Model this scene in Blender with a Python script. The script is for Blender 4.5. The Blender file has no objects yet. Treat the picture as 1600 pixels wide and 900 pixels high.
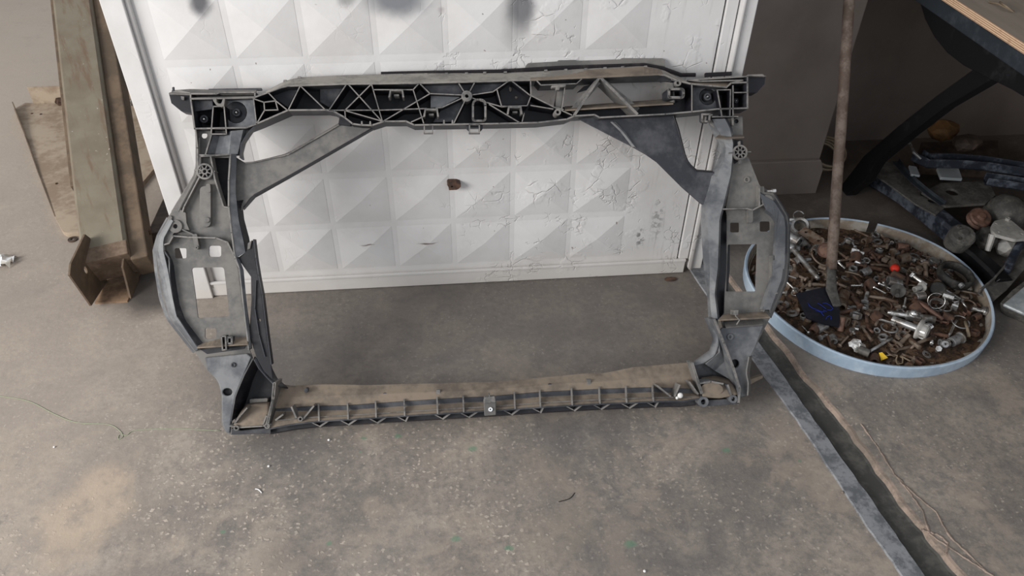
import bpy, bmesh, math, random
import numpy as np
from mathutils import Vector, Matrix
from mathutils.geometry import delaunay_2d_cdt

# ------------------------------------------------------------------ camera
F, H = 1200.0, 1.4
def _n(v):
    v = np.array(v, float); return v/np.linalg.norm(v)
_up = _n([26, 1456, 1200])
_X = _n([14400, 450-(-539+.0179*14382), -F]); _X = _n(_X-_up*(_X@_up)); _Y = np.cross(_up, _X)
R = np.array([_X, _Y, _up])                 # world = R @ camera axes
sc = bpy.context.scene
COL = sc.collection
cam = bpy.data.cameras.new('camera'); camo = bpy.data.objects.new('camera', cam); COL.objects.link(camo)
cam.sensor_width = 36; cam.lens = 36*F/1600; cam.clip_start = .02
M4 = Matrix([list(R[i])+[[0, 0, H][i]] for i in range(3)]+[[0, 0, 0, 1]])
camo.matrix_world = M4
sc.camera = camo

# ------------------------------------------------------------------ light
w = bpy.data.worlds.new('world'); sc.world = w; w.use_nodes = True
bg = w.node_tree.nodes['Background']; bg.inputs[0].default_value = (.92, .95, 1, 1); bg.inputs[1].default_value = .60
def area(name, loc, target, sx, sy, power, col):
    l = bpy.data.lights.new(name, 'AREA'); l.shape = 'RECTANGLE'; l.size = sx; l.size_y = sy; l.energy = power; l.color = col
    o = bpy.data.objects.new(name, l); COL.objects.link(o); o.location = loc
    o.rotation_euler = (Vector(target)-Vector(loc)).to_track_quat('-Z', 'Y').to_euler(); return o
area('doorway_daylight', (-3.1, -.35, 1.75), (.1, 1.7, .35), 1.9, 1.4, 158, (1, .98, .95))
area('workshop_daylight', (1.0, -2.2, 2.6), (.5, 1.6, .2), 2.0, 1.2, 17, (.86, .93, 1))
sc.view_settings.view_transform = 'Standard'; sc.view_settings.look = 'None'
sc.view_settings.exposure = 0.0; sc.view_settings.gamma = 1.0; sc.view_settings.use_curve_mapping = False

# ------------------------------------------------------------------ pixel -> place helpers
def ray(px, py): return R@_n([px-800, 450-py, -F])
CP = np.array([0, 0, H])
def at_z(px, py, z=0.0):
    r = ray(px, py); return Vector(CP+r*((z-H)/r[2]))
def at_y(px, py, y):
    r = ray(px, py); return Vector(CP+r*(y/r[1]))
def at_x(px, py, x):
    r = ray(px, py); return Vector(CP+r*(x/r[0]))

# ------------------------------------------------------------------ materials
class NT:
    def __init__(s, name):
        s.m = bpy.data.materials.new(name); s.m.use_nodes = True; s.t = s.m.node_tree; s.b = s.t.nodes['Principled BSDF']
        s.pos = s.t.nodes.new('ShaderNodeTexCoord').outputs['Object']
    def new(s, k): return s.t.nodes.new(k)
    def link(s, a, b): s.t.links.new(a, b)
    def inp(s, node, key, v):
        if v is None: return
        if isinstance(v, bpy.types.NodeSocket): s.link(v, node.inputs[key])
        else: node.inputs[key].default_value = v
    def noise(s, scale, detail=4, rough=.55, vec=None, dist=0):
        n = s.new('ShaderNodeTexNoise'); n.inputs['Scale'].default_value = scale; n.inputs['Detail'].default_value = detail
        n.inputs['Roughness'].default_value = rough; n.inputs['Distortion'].default_value = dist; s.link(vec or s.pos, n.inputs['Vector']); return n.outputs['Fac']
    def noisec(s, scale, detail=3):
        n = s.new('ShaderNodeTexNoise'); n.inputs['Scale'].default_value = scale; n.inputs['Detail'].default_value = detail
        s.link(s.pos, n.inputs['Vector']); return n.outputs['Color']
    def voro(s, scale, feature='F1', vec=None, out='Distance', rnd=1):
        n = s.new('ShaderNodeTexVoronoi'); n.feature = feature; n.inputs['Scale'].default_value = scale; n.inputs['Randomness'].default_value = rnd
        s.link(vec or s.pos, n.inputs['Vector']); return n.outputs[out]
    def ramp(s, fac, a, b, lo=0, hi=1):
        n = s.new('ShaderNodeMapRange'); n.interpolation_type = 'SMOOTHSTEP'; s.inp(n, 0, fac)
        n.inputs[1].default_value = a; n.inputs[2].default_value = b; n.inputs[3].default_value = lo; n.inputs[4].default_value = hi; return n.outputs[0]
    def math(s, op, a, b=None, c=None):
        n = s.new('ShaderNodeMath'); n.operation = op; s.inp(n, 0, a); s.inp(n, 1, b)
        if c is not None: s.inp(n, 2, c)
        return n.outputs[0]
    def vmath(s, op, a, b=None, scale=None):
        n = s.new('ShaderNodeVectorMath'); n.operation = op; s.inp(n, 0, a); s.inp(n, 1, b)
        if scale is not None: n.inputs['Scale'].default_value = scale
        return n.outputs['Value'] if op in ('LENGTH', 'DISTANCE', 'DOT_PRODUCT') else n.outputs['Vector']
    def mix(s, fac, a, b, mode='MIX'):
        n = s.new('ShaderNodeMix'); n.data_type = 'RGBA'; n.blend_type = mode; s.inp(n, 0, fac)
        for k, v in ((6, a), (7, b)):
            if isinstance(v, tuple): v = (*v, 1)[:4]
            s.inp(n, k, v)
        return n.outputs[2]
    def warp(s, scale, amt):
        c = s.noisec(scale); v = s.vmath('SUBTRACT', c, (.5, .5, .5)); v = s.vmath('SCALE', v, scale=amt); return s.vmath('ADD', s.pos, v)
    def blob(s, c, r, soft=.5, vec=None, sc3=(1, 1, 1)):
        v = s.vmath('SUBTRACT', vec or s.pos, tuple(c)); v = s.vmath('MULTIPLY', v, sc3)
        return s.ramp(s.vmath('LENGTH', v), r*(1-soft), r*(1+soft), 1, 0)
    def done(s, col, rough=.8, metal=0, bump=None, bs=.3, bd=.002, spec=.3):
        if isinstance(col, tuple): s.b.inputs['Base Color'].default_value = (*col, 1)
        else: s.link(col, s.b.inputs['Base Color'])
        s.inp(s.b, 'Roughness', rough); s.inp(s.b, 'Metallic', metal); s.b.inputs['Specular IOR Level'].default_value = spec
        if bump is not None:
            n = s.new('ShaderNodeBump'); n.inputs['Strength'].default_value = bs; n.inputs['Distance'].default_value = bd
            s.link(bump, n.inputs['Height']); s.link(n.outputs[0], s.b.inputs['Normal'])
        return s.m

def dusty(name, base, dust, amt=.5, rough=.75, scale=14, spec=.3):
    t = NT(name); a = t.noise(scale, 5, .6); b = t.noise(scale*6, 4, .6)
    f = t.math('ADD', t.math('MULTIPLY', a, .7), t.math('MULTIPLY', b, .3))
    f = t.ramp(f, .62-amt*.4, .75-amt*.3)
    return t.done(t.mix(f, base, dust), rough, 0, b, .25, .001, spec)
def metal(name, col, col2, rough=.35, scale=60, met=.9, lo=.45, hi=.6):
    t = NT(name); f = t.ramp(t.noise(scale, 5, .6), lo, hi)
    return t.done(t.mix(f, col, col2), rough, met, t.noise(scale*3, 3), .3, .0008, .5)

def mat_floor():
    t = NT('concrete_floor'); wv = t.warp(3, .25)
    big = t.noise(1.6, 5, .6, wv); mid = t.noise(7, 6, .65, wv); fine = t.noise(60, 5, .7); vf = t.noise(230, 3, .7)
    c = t.mix(t.ramp(big, .35, .65), (.178, .157, .140), (.265, .228, .195))
    c = t.mix(t.ramp(mid, .42, .68), c, (.33, .285, .24))
    c = t.mix(t.ramp(fine, .38, .7, 0, .55), c, (.115, .108, .102))
    c = t.mix(t.ramp(vf, .5, .75, 0, .35), c, (.36, .32, .28))
    # exposed aggregate stones, worn patches only, mostly near the front
    wp = t.warp(75, .016)
    wp = t.vmath('MULTIPLY', wp, (1, 1.25, 1)); cell = t.voro(84, 'F1', wp); rnd = t.voro(84, 'F1', wp, 'Color')
    sep = t.new('ShaderNodeSeparateColor'); t.link(rnd, sep.inputs[0])
    stone = t.math('MULTIPLY', t.ramp(t.math('ADD', cell, t.math('MULTIPLY', t.noise(160, 3), .35)), .36, .60, 1, 0), t.ramp(sep.outputs[0], .45, .8))
    sx = t.new('ShaderNodeSeparateXYZ'); t.link(t.pos, sx.inputs[0])
    front = t.ramp(sx.outputs[1], .95, 1.5, 1, .22)
    leftish = t.ramp(sx.outputs[0], -.1, .75, 1, .25)
    worn = t.math('MULTIPLY', t.ramp(t.noise(3.2, 4, .6), .40, .58), t.math('MULTIPLY', front, leftish))
    c = t.mix(t.math('MULTIPLY', t.math('MULTIPLY', stone, worn), .8), c, (.52, .45, .375))
    wp2 = t.warp(60, .02); cell2 = t.voro(110, 'F1', wp2); rn2 = t.voro(110, 'F1', wp2, 'Color')
    sp2 = t.new('ShaderNodeSeparateColor'); t.link(rn2, sp2.inputs[0])
    st2 = t.math('MULTIPLY', t.ramp(cell2, .22, .4, 1, 0), t.ramp(sp2.outputs[1], .72, .8))
    c = t.mix(t.math('MULTIPLY', st2, t.ramp(t.noise(5, 3), .35, .6, .08, .6)), c, (.46, .41, .35))
    c = t.mix(t.math('MULTIPLY', t.ramp(sx.outputs[1], 1.22, 1.38, 0, .6), t.ramp(sx.outputs[0], -.65, -.35, 0, 1)), c, (.105, .094, .086))  # behind the panel: its shadow and oily wet concrete, put into the colour
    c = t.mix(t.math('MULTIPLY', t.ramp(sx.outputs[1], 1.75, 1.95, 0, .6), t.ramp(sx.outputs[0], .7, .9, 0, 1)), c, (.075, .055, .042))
    # left area: dust, and the brighter daylight there put into a paler colour
    c = t.mix(t.ramp(sx.outputs[0], -1.0, -.35, .6, 0), c, (.36, .30, .25))
    c = t.mix(t.math('MULTIPLY', t.ramp(sx.outputs[1], 1.7, 3.2, 0, .6), t.ramp(sx.outputs[0], -.8, -.4, 1, 0)), c, (.52, .44, .36))
    pn = t.ramp(t.noise(4.2, 6, .7, t.warp(5, .2)), .50, .60, 0, .5)
    c = t.mix(t.math('MULTIPLY', pn, front), c, (.37, .305, .245))
    pn2 = t.ramp(t.noise(11, 6, .75), .54, .66, 0, .5)
    c = t.mix(t.math('MULTIPLY', pn2, front), c, (.13, .122, .118))
    # pale patch and scuffs that belong to the concrete
    for (px, py, r, k, cc) in ((135, 800, .085, .7, (.44, .35, .265)), (165, 745, .045, .65, (.43, .34, .26)), (100, 860, .05, .5, (.40, .32, .245)), (895, 810, .05, .45, (.33, .28, .22)), (860, 850, .06, .35, (.33, .28, .22)), (850, 735, .06, .3, (.3, .25, .2)), (620, 860, .1, .25, (.3, .27, .24)), (280, 590, .05, .3, (.28, .24, .2)), (1120, 705, .05, .35, (.3, .25, .21))):
        p = at_z(px, py); b = t.math('MULTIPLY', t.blob(p, r, .45, t.warp(16, .09)), t.ramp(t.noise(22, 5, .7), .32, .58, .25, 1))
        c = t.mix(t.math('MULTIPLY', b, k), c, cc)
    for (px, py, r) in ((430, 700, .1), (1180, 600, .1), (1010, 860, .14), (400, 560, .12), (900, 690, .1), (460, 860, .06), (232, 415, .12), (235, 465, .07), (1170, 575, .09), (1190, 540, .07)):  # dark stains, plus the shade between leg and gate edge painted as blobs
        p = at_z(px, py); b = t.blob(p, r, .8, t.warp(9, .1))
        c = t.mix(t.math('MULTIPLY', b, {232: .97, 235: .9, 1170: .75, 1190: .75}.get(px, .35)), c, (.06, .052, .047) if px in (232, 235, 1170, 1190) else (.085, .083, .085))  # shadow right of the panel is painted dark too; faint blobs are stains
    for (px, py, r) in ((568, 685, .006), (622, 681, .008), (738, 701, .010), (563, 706, .004), (712, 842, .010), (795, 857, .008), (1135, 703, .009), (1250, 720, .004), (348, 831, .006), (515, 848, .006), (985, 850, .012), (900, 610, .005)):
        p = at_z(px, py); b = t.blob(p, r, .5, t.warp(60, .01), (1, 1.4, 1))
        c = t.mix(t.math('MULTIPLY', b, .6), c, (.10, .22, .14))
    bh = t.math('ADD', t.math('MULTIPLY', fine, .7), t.math('MULTIPLY', stone, t.math('MULTIPLY', worn, .5)))
    return t.done(c, t.ramp(mid, .3, .7, .55, .85), 0, bh, .5, .003, .35)

def mat_gate():
    t = NT('chipped_white_paint'); wv = t.warp(14, .05)
    sx = t.new('ShaderNodeSeparateXYZ'); t.link(t.pos, sx.inputs[0])
    c = t.mix(t.ramp(t.noise(6, 5, .6), .35, .7), (.66, .65, .645), (.585, .57, .56))
    e = t.voro(17, 'DISTANCE_TO_EDGE', wv); e2 = t.voro(42, 'DISTANCE_TO_EDGE', t.warp(30, .03))
    mask = t.math('MULTIPLY', t.ramp(t.noise(9, 4), .55, .62), t.ramp(sx.outputs[0], -.15, .3, .04, .9))
    mask2 = t.math('MULTIPLY', t.ramp(t.noise(13, 4), .57, .64), t.ramp(sx.outputs[0], -.2, .3, .12, 1))
    cr = t.math('MULTIPLY', t.ramp(e, .005, .035, 1, 0), mask)
    cr2 = t.math('MULTIPLY', t.ramp(e2, .01, .07, 1, 0), mask2)
    crack = t.math('MAXIMUM', cr, cr2)
    c = t.mix(t.math('MULTIPLY', crack, .28), c, (.40, .38, .36))
    # grime: streaks low on the leaf and smudges
    c = t.mix(t.ramp(sx.outputs[2], .0, .12, .45, 0), c, (.50, .45, .39))
    streak = t.vmath('MULTIPLY', t.pos, (60, 1, 5)); sn = t.noise(1, 4, .6, streak)
    c = t.mix(t.math('MULTIPLY', t.ramp(sn, .55, .72, 0, .6), t.ramp(sx.outputs[0], .42, .62)), c, (.33, .31, .30))
    for (px, py, r, k, cc, s3) in ((311, 4, .022, .9, (.05, .05, .06), (1, 1, .8)), (620, -2, .045, .8, (.09, .1, .12), (.7, 1, 1.2)), (815, 12, .03, .85, (.06, .06, .08), (1.1, 1, .6)), (808, 30, .04, .4, (.2, .2, .2), (1.3, 1, .6)), (540, -4, .02, .6, (.12, .12, .12), (1, 1, 1)), (690, 18, .008, .6, (.3, .25, .25), (1, 1, 1)), (560, 690, 0, 0, (0, 0, 0), (1, 1, 1)), (1002, 372, .02, .7, (.05, .05, .05), (1.6, 1, .6)), (1028, 345, .03, .5, (.12, .12, .12), (1.8, 1, .5)), (575, 382, .006, .8, (.12, .08, .06), (.35, 1, 3)), (668, 380, .008, .8, (.10, .06, .05), (.35, 1, 3))):
        if r == 0: continue
        p = at_y(px, py, 1.722)-Vector((0, 1.722, 0)); b = t.blob(p, r, .55, t.warp(45, .012), s3)
        if k in (.7, .5): b = t.math('MULTIPLY', b, t.ramp(t.noise(90, 3), .45, .58))
        c = t.mix(t.math('MULTIPLY', b, k), c, cc)
    tiny = t.math('MULTIPLY', t.ramp(t.voro(26, 'F1', wv), .03, .06, 1, 0), t.ramp(t.noise(4, 2), .5, .55))
    c = t.mix(t.math('MULTIPLY', tiny, .8), c, (.16, .11, .08))
    bh = t.math('SUBTRACT', t.math('ADD', t.math('MULTIPLY', t.noise(30, 4), .35), t.math('MULTIPLY', mask, .45)), t.math('MULTIPLY', crack, .8))
    return t.done(c, .45, 0, bh, .6, .003, .45)

def mat_wall():
    t = NT('brown_grey_wall'); c = t.mix(t.ramp(t.noise(3, 5, .6), .35, .7), (.205, .172, .152), (.16, .134, .118))
    c = t.mix(t.ramp(t.noise(18, 5, .6), .55, .75, 0, .5), c, (.20, .16, .11))
    return t.done(c, .85, 0, t.noise(40, 4), .3, .002)
def mat_rusty_paint():
    t = NT('rust_streaked_green_grey_paint')
    dd_ = (-.37, .88, .30); v = t.vmath('SUBTRACT', t.pos, t.vmath('MULTIPLY', dd_, t.math('MULTIPLY', t.vmath('DOT_PRODUCT', t.pos, dd_), .86))); f = t.ramp(t.noise(34, 6, .65, v), .50, .66, 0, .8)
    c = t.mix(t.ramp(t.noise(9, 4), .35, .7), (.205, .178, .132), (.165, .135, .098))
    c = t.mix(f, c, (.15, .098, .065)); c = t.mix(t.ramp(t.noise(70, 3), .70, .76, 0, .8), c, (.5, .46, .4))
    return t.done(c, .7, 0, t.noise(60, 5), .4, .001)
def mat_ply_edge():
    t = NT('plywood_edge'); sx = t.new('ShaderNodeSeparateXYZ'); t.link(t.pos, sx.inputs[0])
    v = t.math('SINE', t.math('MULTIPLY', sx.outputs[2], 1400)); c = t.mix(t.ramp(v, -.4, .4), (.35, .2, .12), (.68, .50, .34))
    c = t.mix(t.ramp(t.noise(60, 4), .5, .7, 0, .5), c, (.3, .17, .1)); return t.done(c, .8)
def mat_wood_top():
    t = NT('dirty_board_top'); v = t.vmath('MULTIPLY', t.pos, (30, 3, 3)); c = t.mix(t.noise(1, 5, .6, v), (.16, .135, .11), (.3, .25, .2)); return t.done(c, .8)

MT = {}
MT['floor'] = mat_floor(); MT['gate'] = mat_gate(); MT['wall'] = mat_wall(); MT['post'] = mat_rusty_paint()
MT['ply'] = mat_ply_edge(); MT['board'] = mat_wood_top()
MT['edge'] = dusty('dusty_plastic_edge', (.10, .098, .097), (.215, .202, .188), .6, .7, 20)
MT['dustytop'] = dusty('thick_dust_on_plastic', (.19, .18, .165), (.30, .28, .25), .6, .85, 14)
MT['black'] = dusty('black_plastic', (.007, .007, .011), (.026, .024, .027), .3, .5, 10, .4)
MT['charcoal'] = dusty('charcoal_plastic', (.022, .023, .029), (.068, .068, .074), .42, .5, 9, .45)
MT['blue'] = dusty('blue_grey_plastic', (.078, .083, .092), (.18, .182, .187), .5, .55, 7, .4)
MT['grey'] = dusty('dusty_grey_plastic', (.105, .102, .099), (.172, .162, .15), .55, .7, 9)
MT['tan'] = dusty('brown_dust_on_plastic', (.125, .103, .084), (.225, .18, .138), .6, .9, 9)
MT['seal'] = dusty('black_rubber_seal', (.01, .008, .01), (.03, .025, .025), .3, .6, 30)
MT['steel'] = metal('bright_steel', (.75, .74, .72), (.45, .43, .4), .25)
MT['greysteel'] = metal('dull_grey_steel', (.36, .36, .36), (.2, .18, .16), .45, 60, .7)
MT['brownsteel'] = metal('browned_steel', (.2, .155, .12), (.11, .065, .04), .6, 50, .45)
MT['rust'] = metal('rust', (.11, .058, .037), (.055, .034, .025), .85, 70, .1)
MT['copper'] = metal('rust_red_steel', (.19, .105, .075), (.11, .064, .046), .6, 70, .35)
MT['darkrust'] = metal('dark_brown_steel', (.05, .036, .028), (.095, .065, .048), .7, 20, .15)
MT['beige'] = dusty('beige_painted_sheet', (.27, .20, .14), (.40, .32, .24), .55, .75, 9)
MT['brownpanel'] = dusty('brown_painted_steel', (.11, .08, .055), (.17, .12, .08), .5, .7, 9)
MT['rustfloor'] = dusty('orange_rust_steel', (.15, .095, .06), (.27, .175, .11), .5, .8, 16)
MT['endrust'] = dusty('brown_rust', (.13, .09, .062), (.21, .15, .11), .5, .8, 16)
MT['tub'] = dusty('pale_blue_plastic', (.33, .42, .52), (.46, .55, .64), .5, .45, 8, .45)
MT['tubin'] = dusty('dirty_inner_plastic', (.20, .16, .12), (.30, .275, .24), .5, .8, 12)
MT['dirt'] = dusty('rust_crumbs', (.030, .019, .013), (.105, .062, .036), .5, .95, 45)
MT['blackpaint'] = dusty('black_painted_steel', (.004, .004, .005), (.014, .014, .016), .2, .45, 12, .4)
MT['bluesteel'] = dusty('blue_black_painted_steel', (.016, .020, .030), (.10, .115, .14), .4, .45, 16, .5)
MT['frame'] = dusty('slate_painted_steel', (.022, .027, .033), (.04, .046, .054), .3, .5, 12)
MT['greycast'] = dusty('grey_cast_metal', (.065, .062, .057), (.135, .125, .112), .5, .6, 20)
MT['alu'] = dusty('cast_aluminium', (.30, .29, .27), (.45, .43, .4), .5, .45, 20, .5)
MT['red'] = dusty('red_plastic', (.6, .03, .015), (.5, .06, .03), .3, .5)
MT['yellow'] = dusty('yellow_plastic', (.65, .42, .02), (.5, .32, .04), .3, .6)
MT['blade'] = dusty('dark_blue_black_blade', (.010, .011, .017), (.02, .02, .028), .3, .5, 12)
MT['ink'] = NT('blue_marker').done((.015, .045, .42), .6)
MT['foil'] = metal('crumpled_foil', (.85, .84, .82), (.6, .55, .48), .3, 30, .6)
MT['rubber'] = dusty('black_rubber', (.018, .017, .016), (.06, .055, .048), .4, .6, 20)
MT['thread'] = NT('pale_green_thread').done((.30, .34, .23), .9)
MT['white'] = NT('white_scrap').done((.75, .74, .72), .4)
MT['cable'] = dusty('beige_cable', (.28, .22, .15), (.2, .15, .1), .4, .7)
MT['orange'] = dusty('rusty_orange_paint', (.16, .08, .03), (.08, .045, .02), .4, .7)
MT['joint'] = dusty('worn_blue_grey_steel', (.13, .137, .147), (.27, .275, .285), .55, .55, 26)
MT['groove'] = dusty('damp_dark_concrete', (.055, .054, .05), (.10, .095, .085), .45, .8, 14)
MT['crumble'] = dusty('crumbled_concrete_edge', (.20, .16, .13), (.34, .26, .21), .5, .9, 22)
MT['glass'] = dusty('clouded_lens', (.25, .27, .28), (.42, .44, .45), .5, .3, 10, .5)

# ------------------------------------------------------------------ mesh helpers
def obj(name, verts, faces, mat, parent=None, smooth=False, bevel=0, idx=None, solid=0, kind=None, weld=False):
    me = bpy.data.meshes.new(name); me.from_pydata([tuple(v) for v in verts], [], faces); me.update()
    if idx: me.polygons.foreach_set('material_index', idx)
    if weld:
        bm = bmesh.new(); bm.from_mesh(me); bmesh.ops.remove_doubles(bm, verts=bm.verts, dist=1e-6); bm.to_mesh(me); bm.free(); idx = None
    mats = mat if isinstance(mat, (list, tuple)) else [mat]
    for m in mats: me.materials.append(MT[m])
    if idx: me.polygons.foreach_set('material_index', idx)
    if smooth: me.polygons.foreach_set('use_smooth', [True]*len(me.polygons))
    o = bpy.data.objects.new(name, me); COL.objects.link(o)
    if parent: o.parent = parent
    if solid:
        md = o.modifiers.new('thickness', 'SOLIDIFY'); md.thickness = solid; md.offset = 0
    if bevel:
        md = o.modifiers.new('bevel', 'BEVEL'); md.width = bevel; md.segments = 2; md.limit_method = 'ANGLE'; md.angle_limit = math.radians(40)
    if kind: o['kind'] = kind
    return o
def empty(name, loc, label=None, cat=None, group=None, rot=None):
    o = bpy.data.objects.new(name, None); COL.objects.link(o); o.empty_display_size = .05
    if rot is not None: o.matrix_world = Matrix.Translation(loc)@rot.to_4x4()
    else: o.location = loc
    return tag(o, label, cat, group)
def tag(o, label=None, cat=None, group=None, kind=None):
    if label: o['label'] = label
    if cat: o['category'] = cat
    if group: o['group'] = group
    if kind: o['kind'] = kind
    return o
class MB:
    def __init__(s): s.v = []; s.f = []; s.i = []
    def add(s, v, f, mi=0):
        o = len(s.v); s.v += [Vector(p) for p in v]; s.f += [[o+k for k in q] for q in f]; s.i += [mi]*len(f); return s
    def build(s, name, mat, parent=None, origin=None, **k):
        v = s.v if origin is None else [p-Vector(origin) for p in s.v]
        o = obj(name, v, s.f, mat, parent, idx=s.i, weld=len(s.v) < 3000, **k)
        if origin is not None and parent is None: o.location = origin
        return o
    def box(s, a, b, mi=0):
        (x0, y0, z0), (x1, y1, z1) = a, b
        return s.add([(x0, y0, z0), (x1, y0, z0), (x1, y1, z0), (x0, y1, z0), (x0, y0, z1), (x1, y0, z1), (x1, y1, z1), (x0, y1, z1)],
                     [(0, 3, 2, 1), (4, 5, 6, 7), (0, 1, 5, 4), (1, 2, 6, 5), (2, 3, 7, 6), (3, 0, 4, 7)], mi)
    def lathe(s, prof, n=20, M=None, mi=0, closed=False):
        M = M or Matrix(); v = []; f = []; m = len(prof)
        for k in range(n):
            a = 2*math.pi*k/n
            for r, z in prof: v.append(M@Vector((r*math.cos(a), r*math.sin(a), z)))
        for k in range(n):
            k2 = (k+1) % n
            for j in range(m if closed else m-1):
                j2 = (j+1) % m; f.append((k*m+j, k2*m+j, k2*m+j2, k*m+j2))
        if not closed:
            if prof[0][0] > 1e-6: f.append([k*m for k in range(n)][::-1])
            if prof[-1][0] > 1e-6: f.append([k*m+m-1 for k in range(n)])
        return s.add(v, f, mi)
    def tube(s, pts, r, n=8, mi=0, closed=False, flat=1):
        pts = [Vector(p) for p in pts]; m = len(pts); rr = r if isinstance(r, (list, tuple)) else [r]*m; v = []; f = []; nrm = None
        for k, p in enumerate(pts):
            t = ((pts[(k+1) % m] if closed or k < m-1 else p)-(pts[k-1] if closed or k else p)).normalized()
            if nrm is None:
                nrm = t.orthogonal().normalized()
                if abs(t.z) < .9: nrm = Vector((0, 0, 1)).cross(t).normalized()
            nrm = (nrm-t*nrm.dot(t)).normalized(); b = t.cross(nrm)
            for j in range(n):
                a = 2*math.pi*j/n+math.pi/n; v.append(p+nrm*math.cos(a)*rr[k]+b*math.sin(a)*rr[k]*flat)
        for k in range(m if closed else m-1):
            k2 = (k+1) % m
            for j in range(n):
                j2 = (j+1) % n; f.append((k*n+j, k*n+j2, k2*n+j2, k2*n+j))
        if not closed: f.append(list(range(n))[::-1]); f.append([(m-1)*n+j for j in range(n)])
        return s.add(v, f, mi)
def axis_mat(p, d):
    return Matrix.Translation(p)@Vector(d).to_track_quat('Z', 'Y').to_matrix().to_4x4()
def fillet(pts, seg=5):
    out = []; n = len(pts)
    for k, p in enumerate(pts):
        if len(p) < 3: out.append((p[0], p[1])); continue
        c = Vector(p[:2]); a = Vector(pts[k-1][:2])-c; b = Vector(pts[(k+1) % n][:2])-c; r = min(p[2], a.length*.49, b.length*.49)
        A = c+a.normalized()*r; B = c+b.normalized()*r
        for j in range(seg+1):
            u = j/seg; q = A*(1-u)**2+c*2*u*(1-u)+B*u*u; out.append((q.x, q.y))
    return out
def circ(cx, cy, r, n=16, ry=None): return [(cx+r*math.cos(2*math.pi*k/n), cy+(ry or r)*math.sin(2*math.pi*k/n)) for k in range(n)]
def slab_geo(out, holes, fn0, fn1, mb, mi=0, side=None):
    """prism between fn0 (front) and fn1 (back); outlines in 2D plane coordinates"""
    side = mi if side is None else side
    loops = [[(float(p[0]), float(p[1])) for p in l] for l in [out]+list(holes)]; flat = [p for l in loops for p in l]; n = len(flat)
    E_ = []; o = 0
    for l in loops: E_ += [(o+k, o+(k+1) % len(l)) for k in range(len(l))]; o += len(l)
    cv, _e, cf = delaunay_2d_cdt([Vector(p) for p in flat], E_, [], 0, 1e-7)[:3]
    def inside(x, y):
        c = False
        for i, j in E_:
            (x1, y1), (x2, y2) = flat[i], flat[j]
            if (y1 > y) != (y2 > y) and x < (x2-x1)*(y-y1)/(y2-y1)+x1: c = not c
        return c
    T = []
    for t in cf:
        A_, B_, C_ = (Vector(cv[i]) for i in t[:3])
        if abs((B_-A_).cross(C_-A_)) < 1e-10: continue
        g = (A_+B_+C_)/3
        if not inside(g.x, g.y): continue
        T.append(tuple(t) if (B_-A_).cross(C_-A_) > 0 else (t[0], t[2], t[1]))
    q = len(cv)
    mb.add([fn0(*p) for p in cv]+[fn1(*p) for p in cv], T+[(t[0]+q, t[2]+q, t[1]+q) for t in T], mi)
    mb.v += [Vector(fn0(*p)) for p in flat]+[Vector(fn1(*p)) for p in flat]; base = len(mb.v)-2*n; o = 0
    for l in loops:
        m = len(l); ar = sum(l[k][0]*l[(k+1) % m][1]-l[(k+1) % m][0]*l[k][1] for k in range(m))
        ccw = ar > 0; outer = l is loops[0]
        for k in range(m):
            a = base+o+k; b = base+o+(k+1) % m
            q = [a, a+n, b+n, b]
            if ccw != outer: q = q[::-1]
            mb.f.append(q); mb.i.append(side)
        o += m
    return mb
# ------------------------------------------------------------------ floor, joint, walls
jl = [at_z(*p) for p in ((1408, 900), (1348, 816), (1260, 680), (1196, 592))]
jdir_top = Vector((.715, 1.72, 0)); jdir_bot = Vector((.90, .40, 0))
JL = [jdir_bot, Vector((.866, .733, 0)), Vector((.845, .858, 0)), Vector((.818, 1.095, 0)), Vector((.785, 1.28, 0)), jdir_top, Vector((.69, 2.12, 0))]
JR = [Vector((.945, .40, 0)), Vector((.912, .729, 0)), Vector((.896, .858, 0)), Vector((.868, 1.05, 0)), Vector((.835, 1.275, 0)), Vector((.765, 1.72, 0)), Vector((.74, 2.12, 0))]
JD = [Vector((1.02, .40, 0)), Vector((.984, .723, 0)), Vector((.955, .867, 0)), Vector((.925, 1.1, 0)), Vector((.877, 1.33, 0)), Vector((.815, 1.72, 0)), Vector((.79, 2.12, 0))]
def dense(L, n=8, jit=0, rnd=None):
    out = []
    for k in range(len(L)-1):
        for j in range(n):
            p = L[k].lerp(L[k+1], j/n); out.append(p+Vector((rnd.uniform(-jit, jit) if rnd else 0, 0, 0)))
    out.append(L[-1].copy()); return out
_r = random.Random(3)
dl = dense(JL, 8, .0015, _r); dr = dense(JR, 8, .0015, _r); dd = dense(JD, 8, .004, _r)
def shift(L, dx, dz): return [p+Vector((dx, 0, dz)) for p in L]
def lofts(rows, name, mat, **k):
    v = [p for r in rows for p in r]; m = len(rows[0]); f = []
    for a in range(len(rows)-1):
        for j in range(m-1): f.append((a*m+j, (a+1)*m+j, (a+1)*m+j+1, a*m+j+1))
    return obj(name, v, f, mat, **k)
fl = MB()
lefto = [Vector((-5, .4-.001, 0)), Vector((5, .399, 0))]
L = len(dl)
verts = [Vector((-6, p.y, 0)) for p in dl]
fl.add(verts+dl, [(j, L+j, L+j+1, j+1) for j in range(L-1)])
dk = shift(dd, .012, 0)
fl.add(dk+[Vector((4, p.y, 0)) for p in dk], [(j, L+j, L+j+1, j+1) for j in range(L-1)])
fl.add([(-6, -3, 0), (4, -3, 0), (4, .4, 0), (-6, .4, 0), (-6, 2.12, 0), (4, 2.12, 0), (4, 7, 0), (-6, 7, 0)], [(0, 1, 2, 3), (4, 5, 6, 7)])
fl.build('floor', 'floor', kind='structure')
lofts([dl, shift(dl, .002, .004), shift(dr, 0, .0005), shift(dr, .003, -.006)], 'trim_1', 'joint', kind='structure')
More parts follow.
